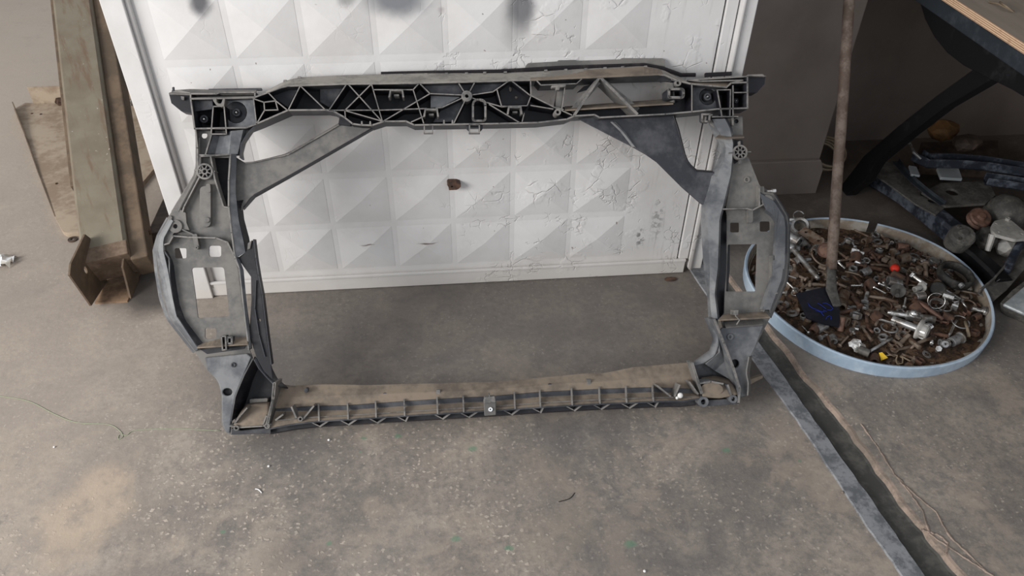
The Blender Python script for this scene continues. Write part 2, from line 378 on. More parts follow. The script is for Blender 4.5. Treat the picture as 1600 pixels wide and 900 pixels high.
lofts([shift(dr, .003, -.006), shift(dr, .012, -.011), shift(dd, -.006, -.012), shift(dd, 0, -.010)], 'trim_2', 'groove', kind='structure')
lofts([shift(dd, 0, -.010), shift(dd, .005, -.001), shift(dd, .012, 0)], 'trim_3', 'crumble', kind='structure')
for o in list(COL.objects):
    if o.name.startswith('trim_'): tag(o, {'1': 'worn blue-grey steel edging strip set in the floor joint', '2': 'dark groove of the floor joint beside the steel edging', '3': 'crumbled pinkish concrete edge of the floor joint'}[o.name[-1]])

wl = MB(); wl.box((.55, 2.13, 0), (1.251, 2.9, 3)); wl.build('wall_corner', 'wall', kind='structure', bevel=.004)
pl = MB()
slab_geo([(.55, 0), (1.262, 0), (1.262, .095), (1.247, .128), (.55, .128)], [], lambda x, z: Vector((x, 2.112, z)), lambda x, z: Vector((x, 2.131, z)), pl)
pl.build('trim_4', 'wall', kind='structure', bevel=.003)
wb = MB(); wb.box((1.251, 2.46, 0), (3.6, 2.6, 3)); wb.build('wall_back', 'wall', kind='structure')
wr = MB(); wr.box((3.3, -.5, 0), (3.4, 2.46, 3)); wr.build('wall_right', 'wall', kind='structure')

# cracks beside the joint: thin raised lips of broken concrete
ck = MB()
for path in ([(1345, 662), (1372, 700), (1398, 742), (1420, 768), (1442, 800), (1452, 835), (1475, 850), (1520, 880), (1552, 900)],
             [(1398, 742), (1418, 762), (1462, 800), (1485, 840), (1520, 872), (1540, 892)],
             [(1440, 828), (1452, 832), (1470, 838), (1482, 850), (1478, 866)]):
    P = [at_z(*p, .0005) for p in path]; Q = []
    for k in range(len(P)-1):
        for j in range(6): Q.append(P[k].lerp(P[k+1], j/6)+Vector((_r.uniform(-.0012, .0012), _r.uniform(-.0012, .0012), 0)))
    ck.tube(Q+[P[-1]], [.0012+.002*_r.random() for _ in range(len(Q)+1)], 5)
ck.build('trim_5', 'crumble', kind='structure')

# ------------------------------------------------------------------ gate leaf
GY = 1.722
gate = empty('door_1', (0, GY, 0), 'white chipped steel gate leaf pressed with rows of pyramids', None); gate['kind'] = 'structure'
gp = MB()
X0, X1, Z0, Z1 = -.645, .668, .047, 1.95
ys = .006; px_, pz_ = .16, .154
xs = [X0]; k = -2
kx = [(-.450+px_*i) for i in range(-1, 9)]; kz = [(.137-.067+pz_*i) for i in range(-1, 14)]
gp.add([(X0, ys, Z0), (X1, ys, Z0), (X1, ys, Z1), (X0, ys, Z1)], [(0, 1, 2, 3)])
for x in kx:
    for z in kz:
        a, b, c, d = x, x+.146, z, z+.136
        if a < X0+.005 or b > X1-.04 or c < Z0+.003 or d > Z1: continue
        gp.add([(a, ys-.0004, c), (b, ys-.0004, c), (b, ys-.0004, d), (a, ys-.0004, d), ((a+b)/2, ys-.0105, (c+d)/2)], [(0, 1, 4), (1, 2, 4), (2, 3, 4), (3, 0, 4)])
g_ = gp.build('pressed_panel', 'gate', gate)
fr = MB(); fr.box((-.702, -.012, .0), (-.655, .03, Z1)); fr.build('side_rail', 'gate', gate, bevel=.002)
fr = MB(); fr.tube([(-.650, .002, .03), (-.650, .002, Z1)], .0065, 8); fr.build('weld_bead', 'gate', gate, smooth=True)
fr = MB(); fr.box((-.655, -.004, .002), (.693, .03, .047)); fr.build('bottom_rail', 'gate', gate, bevel=.002)
fr = MB(); fr.box((-.655, -.008, .044), (.693, .0, .052)); fr.build('drip_lip', 'gate', gate, bevel=.0015)
fr = MB(); fr.box((.672, .0, .05), (.700, .03, Z1)); fr.box((.703, -.008, .018), (.742, .03, Z1)); fr.build('side_rail', 'gate', gate, bevel=.002)
fr = MB(); fr.tube([(.709, -.010, .02), (.709, -.010, Z1)], .006, 8); fr.build('weld_bead', 'gate', gate, smooth=True)
fr = MB(); fr.box((-.69, .03, .06), (.73, .034, Z1)); fr.build('back_sheet', 'gate', gate)
# rust hole
hp = at_y(708, 287, GY-.003)-Vector((0, GY, 0))
hb = MB(); ol = [(hp.x+.016*math.cos(a)*(1+.25*math.sin(3*a+1)), hp.z+.013*math.sin(a)*(1+.3*math.cos(2*a))) for a in [2*math.pi*i/14 for i in range(14)]]
slab_geo(ol, [circ(hp.x-.003, hp.z+.001, .0028, 10)], lambda x, z: Vector((x, -.019, z)), lambda x, z: Vector((x, .006, z)), hb)
hb.build('rusted_patch', 'rust', gate)['label'] = 'rust brown patch with a small hole'

# ------------------------------------------------------------------ radiator support panel
TOPY, TOPZ = 1.603, .615
O = Vector((0, 1.162, .048)); vd = (Vector((0, TOPY, TOPZ))-O).normalized(); ud = Vector((1, 0, 0)); nd = ud.cross(vd)  # local z towards camera
RM = Matrix((ud, vd, nd)).transposed()
def UV(px, py, w=0.0):
    r = Vector(ray(px, py)); c = Vector((0, 0, H)); t = ((O+nd*w)-c).dot(nd)/r.dot(nd); p = c+r*t-O
    return p.dot(ud), p.dot(vd)
def U(pts, w=0.0, sc_=None):
    """pixel outline -> local outline, keeping fillet radii (pixels -> metres)"""
    o = []
    for p in pts:
        q = UV(p[0], p[1], w); o.append(q if len(p) < 3 else (*q, p[2]*.00155))
    return fillet(o)
def crop(ox, oy, s): return lambda *a: (ox+a[0]/s, oy+a[1]/s) if len(a) == 2 else (ox+a[0]/s, oy+a[1]/s, a[2]/s)
A = crop(230, 80, 5.293); B = crop(500, 80, 5.293); C = crop(780, 80, 5.293); D = crop(1000, 80, 5.293)
E = crop(230, 200, 3.914); Fc = crop(230, 420, 3.214); G = crop(1050, 200, 4.09); Hc = crop(1030, 400, 3.464)
I = crop(340, 560, 3.636); J = crop(760, 540, 3.478); K = crop(380, 180, 3.0); Lc = crop(750, 180, 3.0); N = crop(660, 0, 2.963)
car = empty('radiator_support_panel', O, 'dusty black and grey plastic car radiator support panel leaning on the white gate', 'car part', None, RM)
def lw(w): return lambda u, v: Vector((u, v, w))
def slab(name, pts, w0, w1, mat, holes=(), parent=car, wh=None, bevel=.0012, side=None):
    mb = MB(); wh = w0 if wh is None else wh
    slab_geo(U(pts, w0), [U(h, wh) for h in holes], lw(w0), lw(w1), mb, 0, 0 if side is None else 1)
    return mb.build(name, mat if side is None else [mat, side], parent, bevel=bevel)
def wall_seg(mb, a, b, w0, w1, t, fw=0.0, w1b=None):
    """rib between local points a, b: light dusty lip at front (index 0), body (index 1)"""
    a = Vector(a); b = Vector(b); d = (b-a)
    if d.length < 1e-5: return
    d.normalize(); n = Vector((-d.y, d.x))*t/2; a2 = a-d*t*.35; b2 = b+d*t*.35
    q = [a2-n, b2-n, b2+n, a2+n]; m = w0-.0022
    lay = [[(p.x, p.y, ww) for p in q] for ww in (w0, m, w1)]
    if w1b is not None:
        lay[2][1] = (q[1].x, q[1].y, w1b); lay[2][2] = (q[2].x, q[2].y, w1b)
    V = lay[0]+lay[1]+lay[2]
    mb.add(V, [(0, 1, 2, 3)]+[(k, k+4, (k+1) % 4+4, (k+1) % 4) for k in range(4)], 0)
    o = len(mb.v)-12
    for k in range(4): mb.f.append([o+k+4, o+k+8, o+(k+1) % 4+8, o+(k+1) % 4+4]); mb.i.append(1)
    mb.f.append([o+11, o+10, o+9, o+8]); mb.i.append(1)
def ribs(mb, lines, w0=0.0, w1=-.045, t=.0042):
    for l in lines:
        l = list(l); tt = t
        closed = l[-1] == 'c'
        if closed: l = l[:-1]
        P = [UV(p[0], p[1], w0) for p in l]
        if closed: P.append(P[0])
        for a, b in zip(P[:-1], P[1:]): wall_seg(mb, a, b, w0, w1, tt)
def rib_parts(name, lines, w0, w1, t, body, par=None, front='edge'):
    for l in lines:
        m_ = MB(); ribs(m_, [l], w0, w1, t); m_.build(name, [front, body], par or car)
def bosses(name, mat, *items):
    for it in items:
        m_ = MB(); boss(m_, *it); m_.build(name, mat, car, bevel=.0008)
def boss(mb, px, py, w0, w1, r, ri=0, mi=0, n=16):
    u, v = UV(px, py, w0); r *= .00155; ri *= .00155
    M = Matrix.Translation((u, v, 0))
    prof = [(r, w1), (r, w0), (ri, w0), (ri, w1)] if ri else [(r, w1), (r, w0)]
    if ri: mb.lathe(prof, n, M, mi, closed=True)
    else: mb.lathe([(0, w1), (r, w1), (r, w0-.001), (r*.85, w0), (0, w0)], n, M, mi)

# --- upper beam
top_front = [A(358, 392), A(640, 388), A(890, 380), A(1000, 340), A(1140, 288), A(1588, 273), B(215, 272), B(820, 264), C(70, 245), C(260, 238), C(690, 221), C(1350, 190), C(1430, 225), D(270, 236), D(420, 270), D(600, 287), D(715, 298), D(755, 262), D(890, 257)]
bot_front = [D(890, 470), D(770, 474), D(640, 478), D(430, 500), C(1374, 520), C(830, 548), C(790, 525), C(620, 535), C(560, 562), C(320, 590), B(1482, 598), B(780, 610), B(710, 578), B(530, 580), B(430, 612), B(340, 610), B(270, 600), B(200, 545), B(110, 495), A(1480, 485), A(1165, 487), A(905, 600), A(820, 632), A(392, 640)]
outl = top_front+bot_front
win = [C(262, 275), C(262, 372), C(450, 455), C(530, 462), C(1350, 405), C(1345, 250), C(900, 262), C(640, 280)]
mb = MB(); slab_geo(U(outl), [U(win, -.052), U(circ(*C(92, 310), 2.4, 10, 5), -.052), U(circ(*C(140, 380), 2.4, 10), -.052)], lw(-.052), lw(-.056), mb); mb.build('beam_back_wall', 'black', car)
mb = MB(); ribs(mb, [outl+['c']], 0, -.055, .0034); mb.build('beam_flange', ['edge', 'charcoal'], car)
R1 = [
 [A(880, 393), A(965, 422), A(1060, 410), A(1080, 485), A(970, 488), A(965, 422)], [A(970, 488), A(905, 600)], [A(1000, 342), A(1060, 405)], [A(1065, 412), A(1150, 480)],
 [A(878, 388), A(903, 600)], [A(1168, 482), A(1262, 292)], [A(1270, 290), A(1470, 482)],
 [B(75, 485), B(215, 278)], [B(238, 278), B(510, 578)], [B(418, 278), B(205, 490)], [B(427, 276), B(515, 578)], [B(205, 490), B(505, 576)], [B(205, 490), B(210, 548)],
 [B(75, 488), B(505, 487), B(880, 474)], [B(440, 318), B(770, 318), B(820, 264)], [B(770, 318), B(857, 595)], [B(822, 264), B(910, 350), B(525, 578)],
 [B(910, 350), B(1180, 362)], [B(1192, 335), B(1150, 270)], [B(1237, 335), B(1275, 265)], [B(1250, 362), B(1430, 335), B(1555, 250)], [B(1185, 382), B(1010, 465), B(960, 470)],
 [B(1198, 410), B(1108, 592)], [B(1255, 385), B(1330, 410), B(1505, 460), B(1555, 455)], [B(1400, 440), B(1650, 590)], [B(1465, 322), B(1502, 455)], [B(755, 585), B(868, 535)],
 [C(110, 250), C(250, 360), C(450, 460), C(600, 527)], [C(260, 240), C(262, 372), C(232, 450), C(20, 455)], [C(207, 512), C(190, 580)], [C(262, 448), C(445, 478)],
 [C(310, 242), C(345, 280), C(640, 268), C(690, 222)], [C(545, 282), C(517, 482)], [C(450, 462), C(530, 482)],
 [D(430, 275), D(430, 498)], [D(890, 340), D(780, 342)], [D(640, 320), D(750, 318), D(745, 530)], [D(770, 285), D(770, 540)], [D(640, 320), D(680, 545)], [D(600, 543), D(810, 540)], [D(660, 478), D(745, 478)],
 [A(545, 457), A(528, 685)], [A(635, 455), A(655, 685)], [A(528, 685), A(655, 685)], [A(545, 457), A(635, 455)], [A(560, 640), A(645, 640)],
]
rib_parts('truss_rib', R1, 0, -.052, .0024, 'black')
# wide triangular struts across the window
for nm, l in (('window_strut', [C(825, 222), C(622, 528)]), ('window_strut', [C(845, 222), C(1140, 517)])):
    mb = MB(); a, b = UV(*l[0]), UV(*l[1]); wall_seg(mb, a, b, 0, -.055, .006)
    a2, b2 = (UV(l[0][0]-1, l[0][1]+5, -.03), UV(l[1][0]-3, l[1][1]-6, -.03)); wall_seg(mb, a2, b2, -.02, -.055, .014); mb.build(nm, ['edge', 'grey'], car)
slab('window_strut', [C(490, 300), C(545, 300), C(512, 482), C(462, 470)], -.012, -.05, 'grey')
mb = MB(); mb2 = U([C(430, 288), C(550, 280), C(548, 298), C(500, 305), C(495, 325), C(470, 325), C(465, 305), C(432, 308)]); slab_geo(mb2, [], lw(.006), lw(-.01), mb); mb.build('window_hook', 'edge', car, bevel=.001)
# ledge inside window bottom
def loft(name, rows, mat, parent=car, solid=.003, smooth=False, n=14, bevel=0):
    """rows: (pixel polyline, w or list of w)"""
    V = []
    for pts, ww in rows:
        P = []
        for k, p in enumerate(pts):
            wv = ww[k] if isinstance(ww, (list, tuple)) else ww; P.append(Vector((*UV(p[0], p[1], wv), wv)))
        L_ = [0]
        for a, b in zip(P[:-1], P[1:]): L_.append(L_[-1]+(b-a).length)
        row = []
        for j in range(n):
            s_ = L_[-1]*j/(n-1); k = 0
            while k < len(L_)-2 and L_[k+1] < s_: k += 1
            d = L_[k+1]-L_[k]; row.append(P[k].lerp(P[k+1], (s_-L_[k])/d if d else 0))
        V += row
    m = len(rows); f = [(a*n+j, (a+1)*n+j, (a+1)*n+j+1, a*n+j+1) for a in range(m-1) for j in range(n-1)]
    return obj(name, V, f, mat, parent, smooth=smooth, solid=solid, bevel=bevel)
loft('window_ledge', [([C(540, 462), C(1352, 402)], -.05), ([C(540, 490), C(1440, 435)], -.004), ], 'tan')
loft('window_jamb', [([C(1345, 250), C(1350, 405)], -.05), ([C(1440, 262), C(1448, 425)], -.008)], 'grey')
loft('window_lintel', [([C(262, 275), C(640, 280), C(900, 262), C(1345, 250)], -.05), ([C(262, 243), C(690, 226), C(1350, 196), C(1440, 240)], -.006)], 'charcoal')
# shallow blue-grey web panels in the middle and at the ends
slab('web_panel', [B(915, 356), B(1180, 368), B(1010, 462), B(915, 470)], -.018, -.021, 'blue')
slab('web_panel', [B(835, 268), B(1530, 256), B(1430, 330), B(1215, 365), B(915, 345)], -.022, -.025, 'charcoal')
slab('web_panel', [B(1010, 470), B(1195, 400), B(1112, 585), B(930, 590)], -.028, -.031, 'charcoal')
slab('web_panel', [A(640, 392), A(878, 388), A(903, 600), A(820, 628), A(655, 635)], -.020, -.024, 'blue', [circ(*A(735, 505), 17, 20)], wh=-.02)
slab('web_panel', [D(435, 280), D(640, 300), D(650, 478), D(435, 495)], -.022, -.026, 'charcoal', [circ(*D(560, 375), 13, 18)], wh=-.022)
slab('web_panel', [A(368, 400), A(540, 402), A(545, 450), A(535, 480), A(380, 500)], -.018, -.022, 'charcoal')
slab('web_panel', [B(0, 282), B(205, 282), B(80, 470), B(0, 420)], -.035, -.038, 'charcoal')
slab('web_panel', [A(1140, 292), A(1255, 290), A(1165, 470), A(1060, 395), A(1010, 345)], -.034, -.038, 'charcoal')
slab('web_panel', [C(640, 345), C(700, 290), C(830, 255), C(800, 300)], -.045, -.048, 'charcoal')
bosses('screw_boss', 'edge', (*B(1215, 370), .002, -.03, 8, 2.6), (*C(485, 503), .002, -.03, 5, 2.2), (*C(1480, 262), .002, -.03, 5, 2.2))
for p, r in ((A(468, 560), 6), (A(735, 505), 6), (D(560, 375), 6), (D(797, 410), 3.5)):
    mb = MB(); boss(mb, *p, -.024, -.05, r, r*.45); ob = mb.build('mounting_boss', 'charcoal', car, bevel=.0012)
    mb = MB(); boss(mb, *p, -.016, -.045, r*.24); mb.build('pin', 'greysteel', ob)['label'] = 'metal pin'
# pocket cup floor of round recesses
slab('recess_cup', circ(*A(735, 505), 17, 20), -.040, -.043, 'charcoal'); slab('recess_cup', circ(*D(560, 375), 13, 18), -.040, -.043, 'charcoal')
# oval slot and rectangular sockets
def ringwall(name, pts, w0, w1, t, mat='edge', wid=None):
    mb = MB(); P = U(pts, w0); P = P+[P[0]]
    for a, b in zip(P[:-1], P[1:]): wall_seg(mb, a, b, w0, w1, t)
    return mb.build(name, [mat, 'charcoal' if mat == 'edge' else mat], car)
ringwall('oval_socket', [B(1265, 400, 45), B(1368, 400, 45), B(1368, 575, 22), B(1265, 575, 22)], .003, -.05, .0045)
ringwall('square_socket', [C(1405, 312, 12), C(1525, 312, 22), C(1525, 382, 22), C(1405, 382, 12)], .008, -.04, .0055)
ringwall('catch_loop', [B(862, 612), B(932, 612), B(930, 675), B(862, 675)], -.004, -.014, .0026)
ringwall('catch_loop', [B(1237, 605), B(1318, 605), B(1318, 673), B(1237, 673)], .0, -.014, .003)
ringwall('catch_loop', [D(515, 522), D(578, 522), D(572, 582, 10), D(515, 578, 14)], .0, -.016, .004)
slab('catch_bracket', [B(1205, 600), B(1345, 598), B(1348, 640, 12), B(1320, 668, 8), B(1240, 668, 8), B(1208, 640, 12)], -.014, -.02, 'charcoal', [[B(1242, 632), B(1312, 632), B(1312, 668), B(1242, 668)]])
for p in (B(632, 345), B(920, 505), C(130, 485)):
    mb = MB(); x, y = p; q = lambda a, b: (x+a, y+b)
    for s_ in (-1, 1): slab_geo(U([q(s_*9-1.2, -6), q(s_*9+1.2, -6), q(s_*11+1.2, 7), q(s_*11-1.8, 7)], .006), [], lw(.006), lw(-.03), mb)
    slab_geo(U([q(-9, -6), q(9, -6), q(9, -3), q(-9, -3)], .006), [], lw(.006), lw(-.03), mb)
    slab_geo(U([q(-4, 2), q(4, 2), q(4, 5), q(-4, 5)], -.004), [], lw(-.004), lw(-.03), mb)
    mb.build('spring_clip', 'edge', car, bevel=.0006)
mb = MB()
for p in (B(1025, 590), B(1095, 590), B(345, 600), B(415, 600)):
    x, y = p; mb = MB(); slab_geo(U([(x-1, y-4), (x+1, y-4), (x+1.5, y+2), (x-1.5, y+2)], 0), [], lw(0), lw(-.03), mb); mb.build('tooth', 'edge', car)
slab('hole_plate', [C(95, 258), C(255, 368), C(228, 442), C(20, 448), C(0, 330)], -.036, -.04, 'black', [circ(*C(92, 310), 2.2, 10, 5), circ(*C(140, 380), 2.2, 10)], wh=-.036)
# top flange, seal, left and right end
tf = [A(985, 345), A(1140, 288), A(1588, 273), B(215, 272), B(820, 264), C(70, 245), C(260, 240), C(690, 221), C(1350, 190), C(1430, 225), D(270, 236), D(420, 270)]
tb = [A(985, 335), A(1130, 256), A(1250, 222), A(1588, 206), B(500, 196), B(830, 187), C(0, 187), C(260, 176), C(720, 150), C(1200, 128), C(1350, 158), D(345, 240), D(420, 248)]
loft('top_flange', [(tf, 0), (tb, -.06)], 'dustytop', n=60, solid=.0035)
loft('top_flange_cap', [([C(258, 236), C(690, 219), C(1350, 188)], .002), ([C(258, 198), C(720, 160), C(1200, 132), C(1340, 158)], -.05)], 'tan', n=30, solid=.003)
sl = [B(505, 188), B(830, 180), B(1482, 168), C(500, 138), C(1200, 115), C(1350, 142), D(340, 198), D(458, 196)]
mb = MB(); P = [Vector((*UV(*p, -.062), -.062)) for p in sl]
mb.tube(P, .0050, 6); mb.build('rubber_seal', 'seal', car)['label'] = 'black rubber seal strip along the top'
slab('seal_end', [D(540, 178), D(760, 168), D(762, 196), D(540, 210)], -.062, -.07, 'seal')
slab('seal_end', [A(505, 310), A(945, 303), A(948, 322), A(505, 325)], -.056, -.064, 'charcoal')
mb = MB()
for p in (A(1140, 245), A(1258, 216), B(530, 200), B(700, 194), B(875, 190), B(1045, 187), B(1212, 184), B(1362, 178), B(1532, 174), C(385, 160), C(550, 155), C(715, 148), C(875, 140), C(1020, 133), C(1210, 128)):
    x, y = p; mb = MB(); slab_geo(U([(x-2.2, y-1.2), (x+2.2, y-1.4), (x+2.6, y+1.5), (x-2.6, y+1.6)], -.052), [], lw(-.050), lw(-.066), mb); mb.build('seal_tab', 'edge', car)
slab('air_deflector', [C(212, 150), C(220, 118), C(240, 98), C(480, 84), C(490, 74), C(630, 71), C(640, 79), C(1000, 66), C(1015, 56), C(1350, 58), C(1372, 72), C(1372, 150), C(1200, 120), C(500, 150)], -.066, -.070, 'grey')['label'] = 'flat grey deflector strip behind the top edge'
# left end
loft('end_shelf', [([A(200, 350), A(358, 360), A(700, 352), A(895, 352)], [-.01, -.01, -.01, -.01]), ([A(205, 328), A(360, 318), A(520, 322), A(905, 326)], -.05)], 'grey', n=20)
loft('end_shelf', [([A(362, 395), A(640, 390), A(890, 384)], 0), ([A(430, 380), A(640, 374), A(885, 368)], -.022)], 'grey', n=20)
ringwall('end_rail', [A(358, 352), A(570, 352), A(600, 342), A(890, 340), A(890, 380), A(640, 388), A(358, 394)], -.001, -.04, .003)
slab('end_bracket', [A(178, 345, 5), A(350, 352), A(368, 512), A(350, 508), A(280, 496), A(200, 430)], -.02, -.055, 'black', side='charcoal')
slab('end_bracket_lip', [A(175, 345, 8), A(255, 318), A(356, 342), A(356, 352), A(250, 360), A(185, 360, 8)], -.014, -.02, 'edge')
slab('locating_pin', [A(205, 298), A(220, 292), A(224, 345), A(208, 345)], -.02, -.026, 'charcoal')
slab('locating_tab', [A(278, 372), A(305, 376), A(304, 405, 8), A(282, 400, 8)], -.012, -.018, 'edge')
slab('notch_lip', [A(540, 388), A(575, 388), A(575, 420), A(592, 432), A(612, 430), A(625, 392), A(645, 390), A(636, 456), A(612, 462), A(570, 445), A(545, 410)], .001, -.02, 'grey')
# right end
loft('end_shelf', [([D(400, 268), D(600, 285), D(715, 296), D(750, 262)], -.001), ([D(400, 243), D(600, 232), D(760, 226), D(860, 238)], -.05)], 'tan', n=20)
ringwall('end_rail', [D(405, 238), D(890, 208), D(890, 258), D(755, 262), D(850, 240), D(500, 248)], -.004, -.03, .003)
slab('end_bracket', [D(892, 196), D(1020, 192, 10), D(1036, 212), D(1030, 270), D(968, 342), D(900, 342)], -.02, -.055, 'black', side='charcoal')
slab('end_bracket_lip', [D(892, 192), D(1020, 188, 10), D(1036, 210), D(1020, 208), D(892, 206)], -.012, -.03, 'edge')
# --- left side: neck, panel, inner flange
slab('neck_panel', [A(392, 638), A(820, 632), A(900, 606), A(975, 575), A(880, 640), A(815, 720), A(772, 790), A(765, 862), A(690, 866), A(412, 866), A(402, 800)], -.022, -.027, 'grey', [circ(*A(472, 697), 4.6, 14)], wh=-.022)
loft('neck_fluting', [([A(545, 690), A(492, 850)], -.008), ([A(600, 690), A(560, 850)], -.020), ([A(640, 690), A(610, 850)], -.020), ([A(700, 660), A(680, 850)], -.004), ([A(790, 650), A(745, 850)], -.010), ([A(840, 640), A(770, 850)], -.03)], 'blue', smooth=False, n=6)
rib_parts('neck_rib', [[A(398, 640), A(415, 800), A(418, 990)], [A(432, 870), A(560, 862), A(690, 852)], [A(530, 690), A(480, 858)], [A(436, 870), A(440, 990)]], -.004, -.03, .003, 'grey')
loft('eye_rim', [([A(905, 600), A(830, 680), A(775, 770), A(768, 880), A(800, 900)], -.004), ([A(960, 590), A(880, 660), A(812, 760), A(790, 850), A(800, 900)], -.05)], 'charcoal', n=20)
slotL = [E(362, 182), E(392, 178), E(408, 300), E(465, 478), E(490, 478), E(500, 182)]
Lmain = [E(306, 120), E(303, 230, 20), E(285, 290, 20), E(150, 510), E(125, 548, 20), E(68, 650, 20), E(52, 750, 20), Fc(52, 20), Fc(75, 150, 40), Fc(108, 245, 40), Fc(238, 415), Fc(300, 508, 30), Fc(352, 560, 30), Fc(372, 630, 30), Fc(372, 785, 20), Fc(392, 822, 10), Fc(415, 832), Fc(425, 765), Fc(442, 640), Fc(490, 540), Fc(530, 450), Fc(512, 400), Fc(480, 200), Fc(455, 0), E(535, 800), E(515, 640), E(497, 480), E(507, 175), E(505, 120)]
sq = lambda f, x0, y0, x1, y1, r: [f(x0, y0, r), f(x1, y0, r), f(x1, y1, r), f(x0, y1, r)]
bigL = [Fc(222, -5, 14), Fc(385, -8, 14), Fc(398, 100), Fc(412, 238, 5), Fc(255, 248, 8), Fc(240, 120)]
Lh = [slotL, sq(E, 168, 735, 240, 797, 10), sq(E, 378, 720, 452, 788, 14), bigL, sq(Fc, 290, 298, 346, 352, 10), circ(*Fc(403, 619), 7.6, 18, 6)]
slab('side_panel', Lmain, -.020, -.024, 'grey', Lh)
slab('slot_back', [E(350, 170), E(515, 170), E(505, 500), E(450, 500), E(390, 330), E(355, 330)], -.050, -.054, 'black')
rib_parts('panel_rib', [[E(320, 165), E(400, 168), E(510, 158)], [E(388, 178), E(412, 310), E(465, 482), E(492, 486)], [E(508, 170), E(497, 320), E(497, 480), E(515, 640), E(537, 800), Fc(462, 0), Fc(484, 200), Fc(505, 340), Fc(508, 405)],
               [E(322, 170), E(318, 300), E(225, 480), E(215, 510)], [E(100, 745), E(98, 715), E(132, 705), E(158, 660), E(250, 668), E(420, 672), E(490, 700), E(530, 780)]], -.004, -.03, .0032, 'grey')
loft('inner_flange', [([E(510, 60), E(510, 170), E(499, 320), E(499, 480), E(517, 640), E(539, 800)], -.006),
                      ([E(545, 60), E(545, 200), E(540, 330), E(540, 400), E(558, 560), E(590, 700), E(600, 760)], -.014)], 'blue', n=26)
loft('inner_flange_side', [([E(545, 450), E(550, 500), E(558, 560), E(590, 700), E(600, 760)], -.014), ([E(612, 436), E(590, 462), E(582, 490), E(590, 560), E(622, 680), E(628, 740)], -.040)], 'black', n=20)
loft('ridge_strip', [([E(539, 790), Fc(464, 0), Fc(486, 200), Fc(508, 400)], -.004), ([E(560, 800), Fc(482, 0), Fc(500, 200), Fc(520, 400)], -.010)], 'blue', n=16)
slab('baffle_strip', [E(552, 795), E(612, 750), E(618, 715), E(650, 680), E(662, 800), E(678, 900), Fc(575, 130), Fc(600, 330), Fc(622, 480), Fc(632, 560), Fc(588, 520), Fc(545, 440), Fc(512, 330), Fc(522, 160), Fc(520, 40)], -.012, -.016, 'black', [circ(*Fc(562, 258), 2.4, 10)], side='charcoal', wh=-.012)
slab('baffle_tip', [E(615, 705), E(640, 685), E(630, 738), E(612, 745)], -.008, -.012, 'grey')
rib_parts('baffle_rib', [[E(650, 682), E(664, 800), E(680, 900), Fc(577, 130), Fc(602, 330), Fc(622, 480)], [Fc(545, 60), Fc(540, 200), Fc(560, 330), Fc(590, 440)]], -.008, -.03, .0022, 'black', None, 'charcoal')
# recessed pocket tray round the openings
loft('pocket_wall', [([E(98, 745), E(135, 800), Fc(110, 30), Fc(128, 150), Fc(150, 250), Fc(252, 392)], -.004), ([E(125, 760), E(158, 830), Fc(140, 60), Fc(160, 180), Fc(190, 260), Fc(285, 385)], -.020)], 'charcoal', n=22)
loft('outer_flange', [([E(122, 548), E(62, 655), E(36, 750), Fc(38, 0), Fc(62, 150), Fc(97, 250), Fc(232, 422)], -.038), ([E(150, 560), E(84, 665), E(70, 750), Fc(85, 10), Fc(110, 130), Fc(135, 240), Fc(255, 405)], -.006), ([E(160, 570), E(100, 680), E(100, 750), Fc(108, 20), Fc(126, 130), Fc(148, 235), Fc(255, 395)], -.004)], 'blue', n=30)
loft('upper_flange', [([E(300, 60), E(300, 232), E(285, 292), E(150, 512)], -.036), ([E(318, 60), E(320, 250), E(300, 305), E(205, 490), E(195, 515)], -.010)], 'grey', n=20)
slab('boss_plate', [E(150, 515), E(208, 500, 8), E(235, 520), E(240, 580), E(258, 625), E(215, 618), E(160, 645), E(132, 700), E(98, 712), E(88, 700), E(125, 600)], -.010, -.02, 'grey', [circ(*E(172, 601), 3.4, 12)], wh=-.01)
bosses('screw_boss', 'grey', (*E(172, 601), -.006, -.02, 9.5, 3.2), (*E(140, 548), -.006, -.02, 3))
slab('raised_bar', [E(322, 360, 20), E(388, 350, 20), E(388, 606, 40), E(318, 606, 40)], -.008, -.02, 'grey', bevel=.003)
slab('raised_bar', [E(355, 395, 12), E(388, 395, 12), E(385, 340, 12), E(360, 340, 12)], -.006, -.02, 'grey', bevel=.002)
mb = MB(); boss(mb, *E(366, 562), -.005, -.02, 4); mb.build('stud', 'grey', car, bevel=.001)
slab('latch_tongue', [E(275, 650, 8), E(303, 646, 8), E(318, 735, 10), E(290, 742, 10)], -.006, -.02, 'grey', bevel=.002)
mb = MB(); ribs(mb, [[E(212, 620), E(280, 652)]], -.008, -.02, .003); boss(mb, *E(302, 732), -.004, -.02, 2.4, 1); mb.build('latch_rib', ['grey', 'grey'], car)
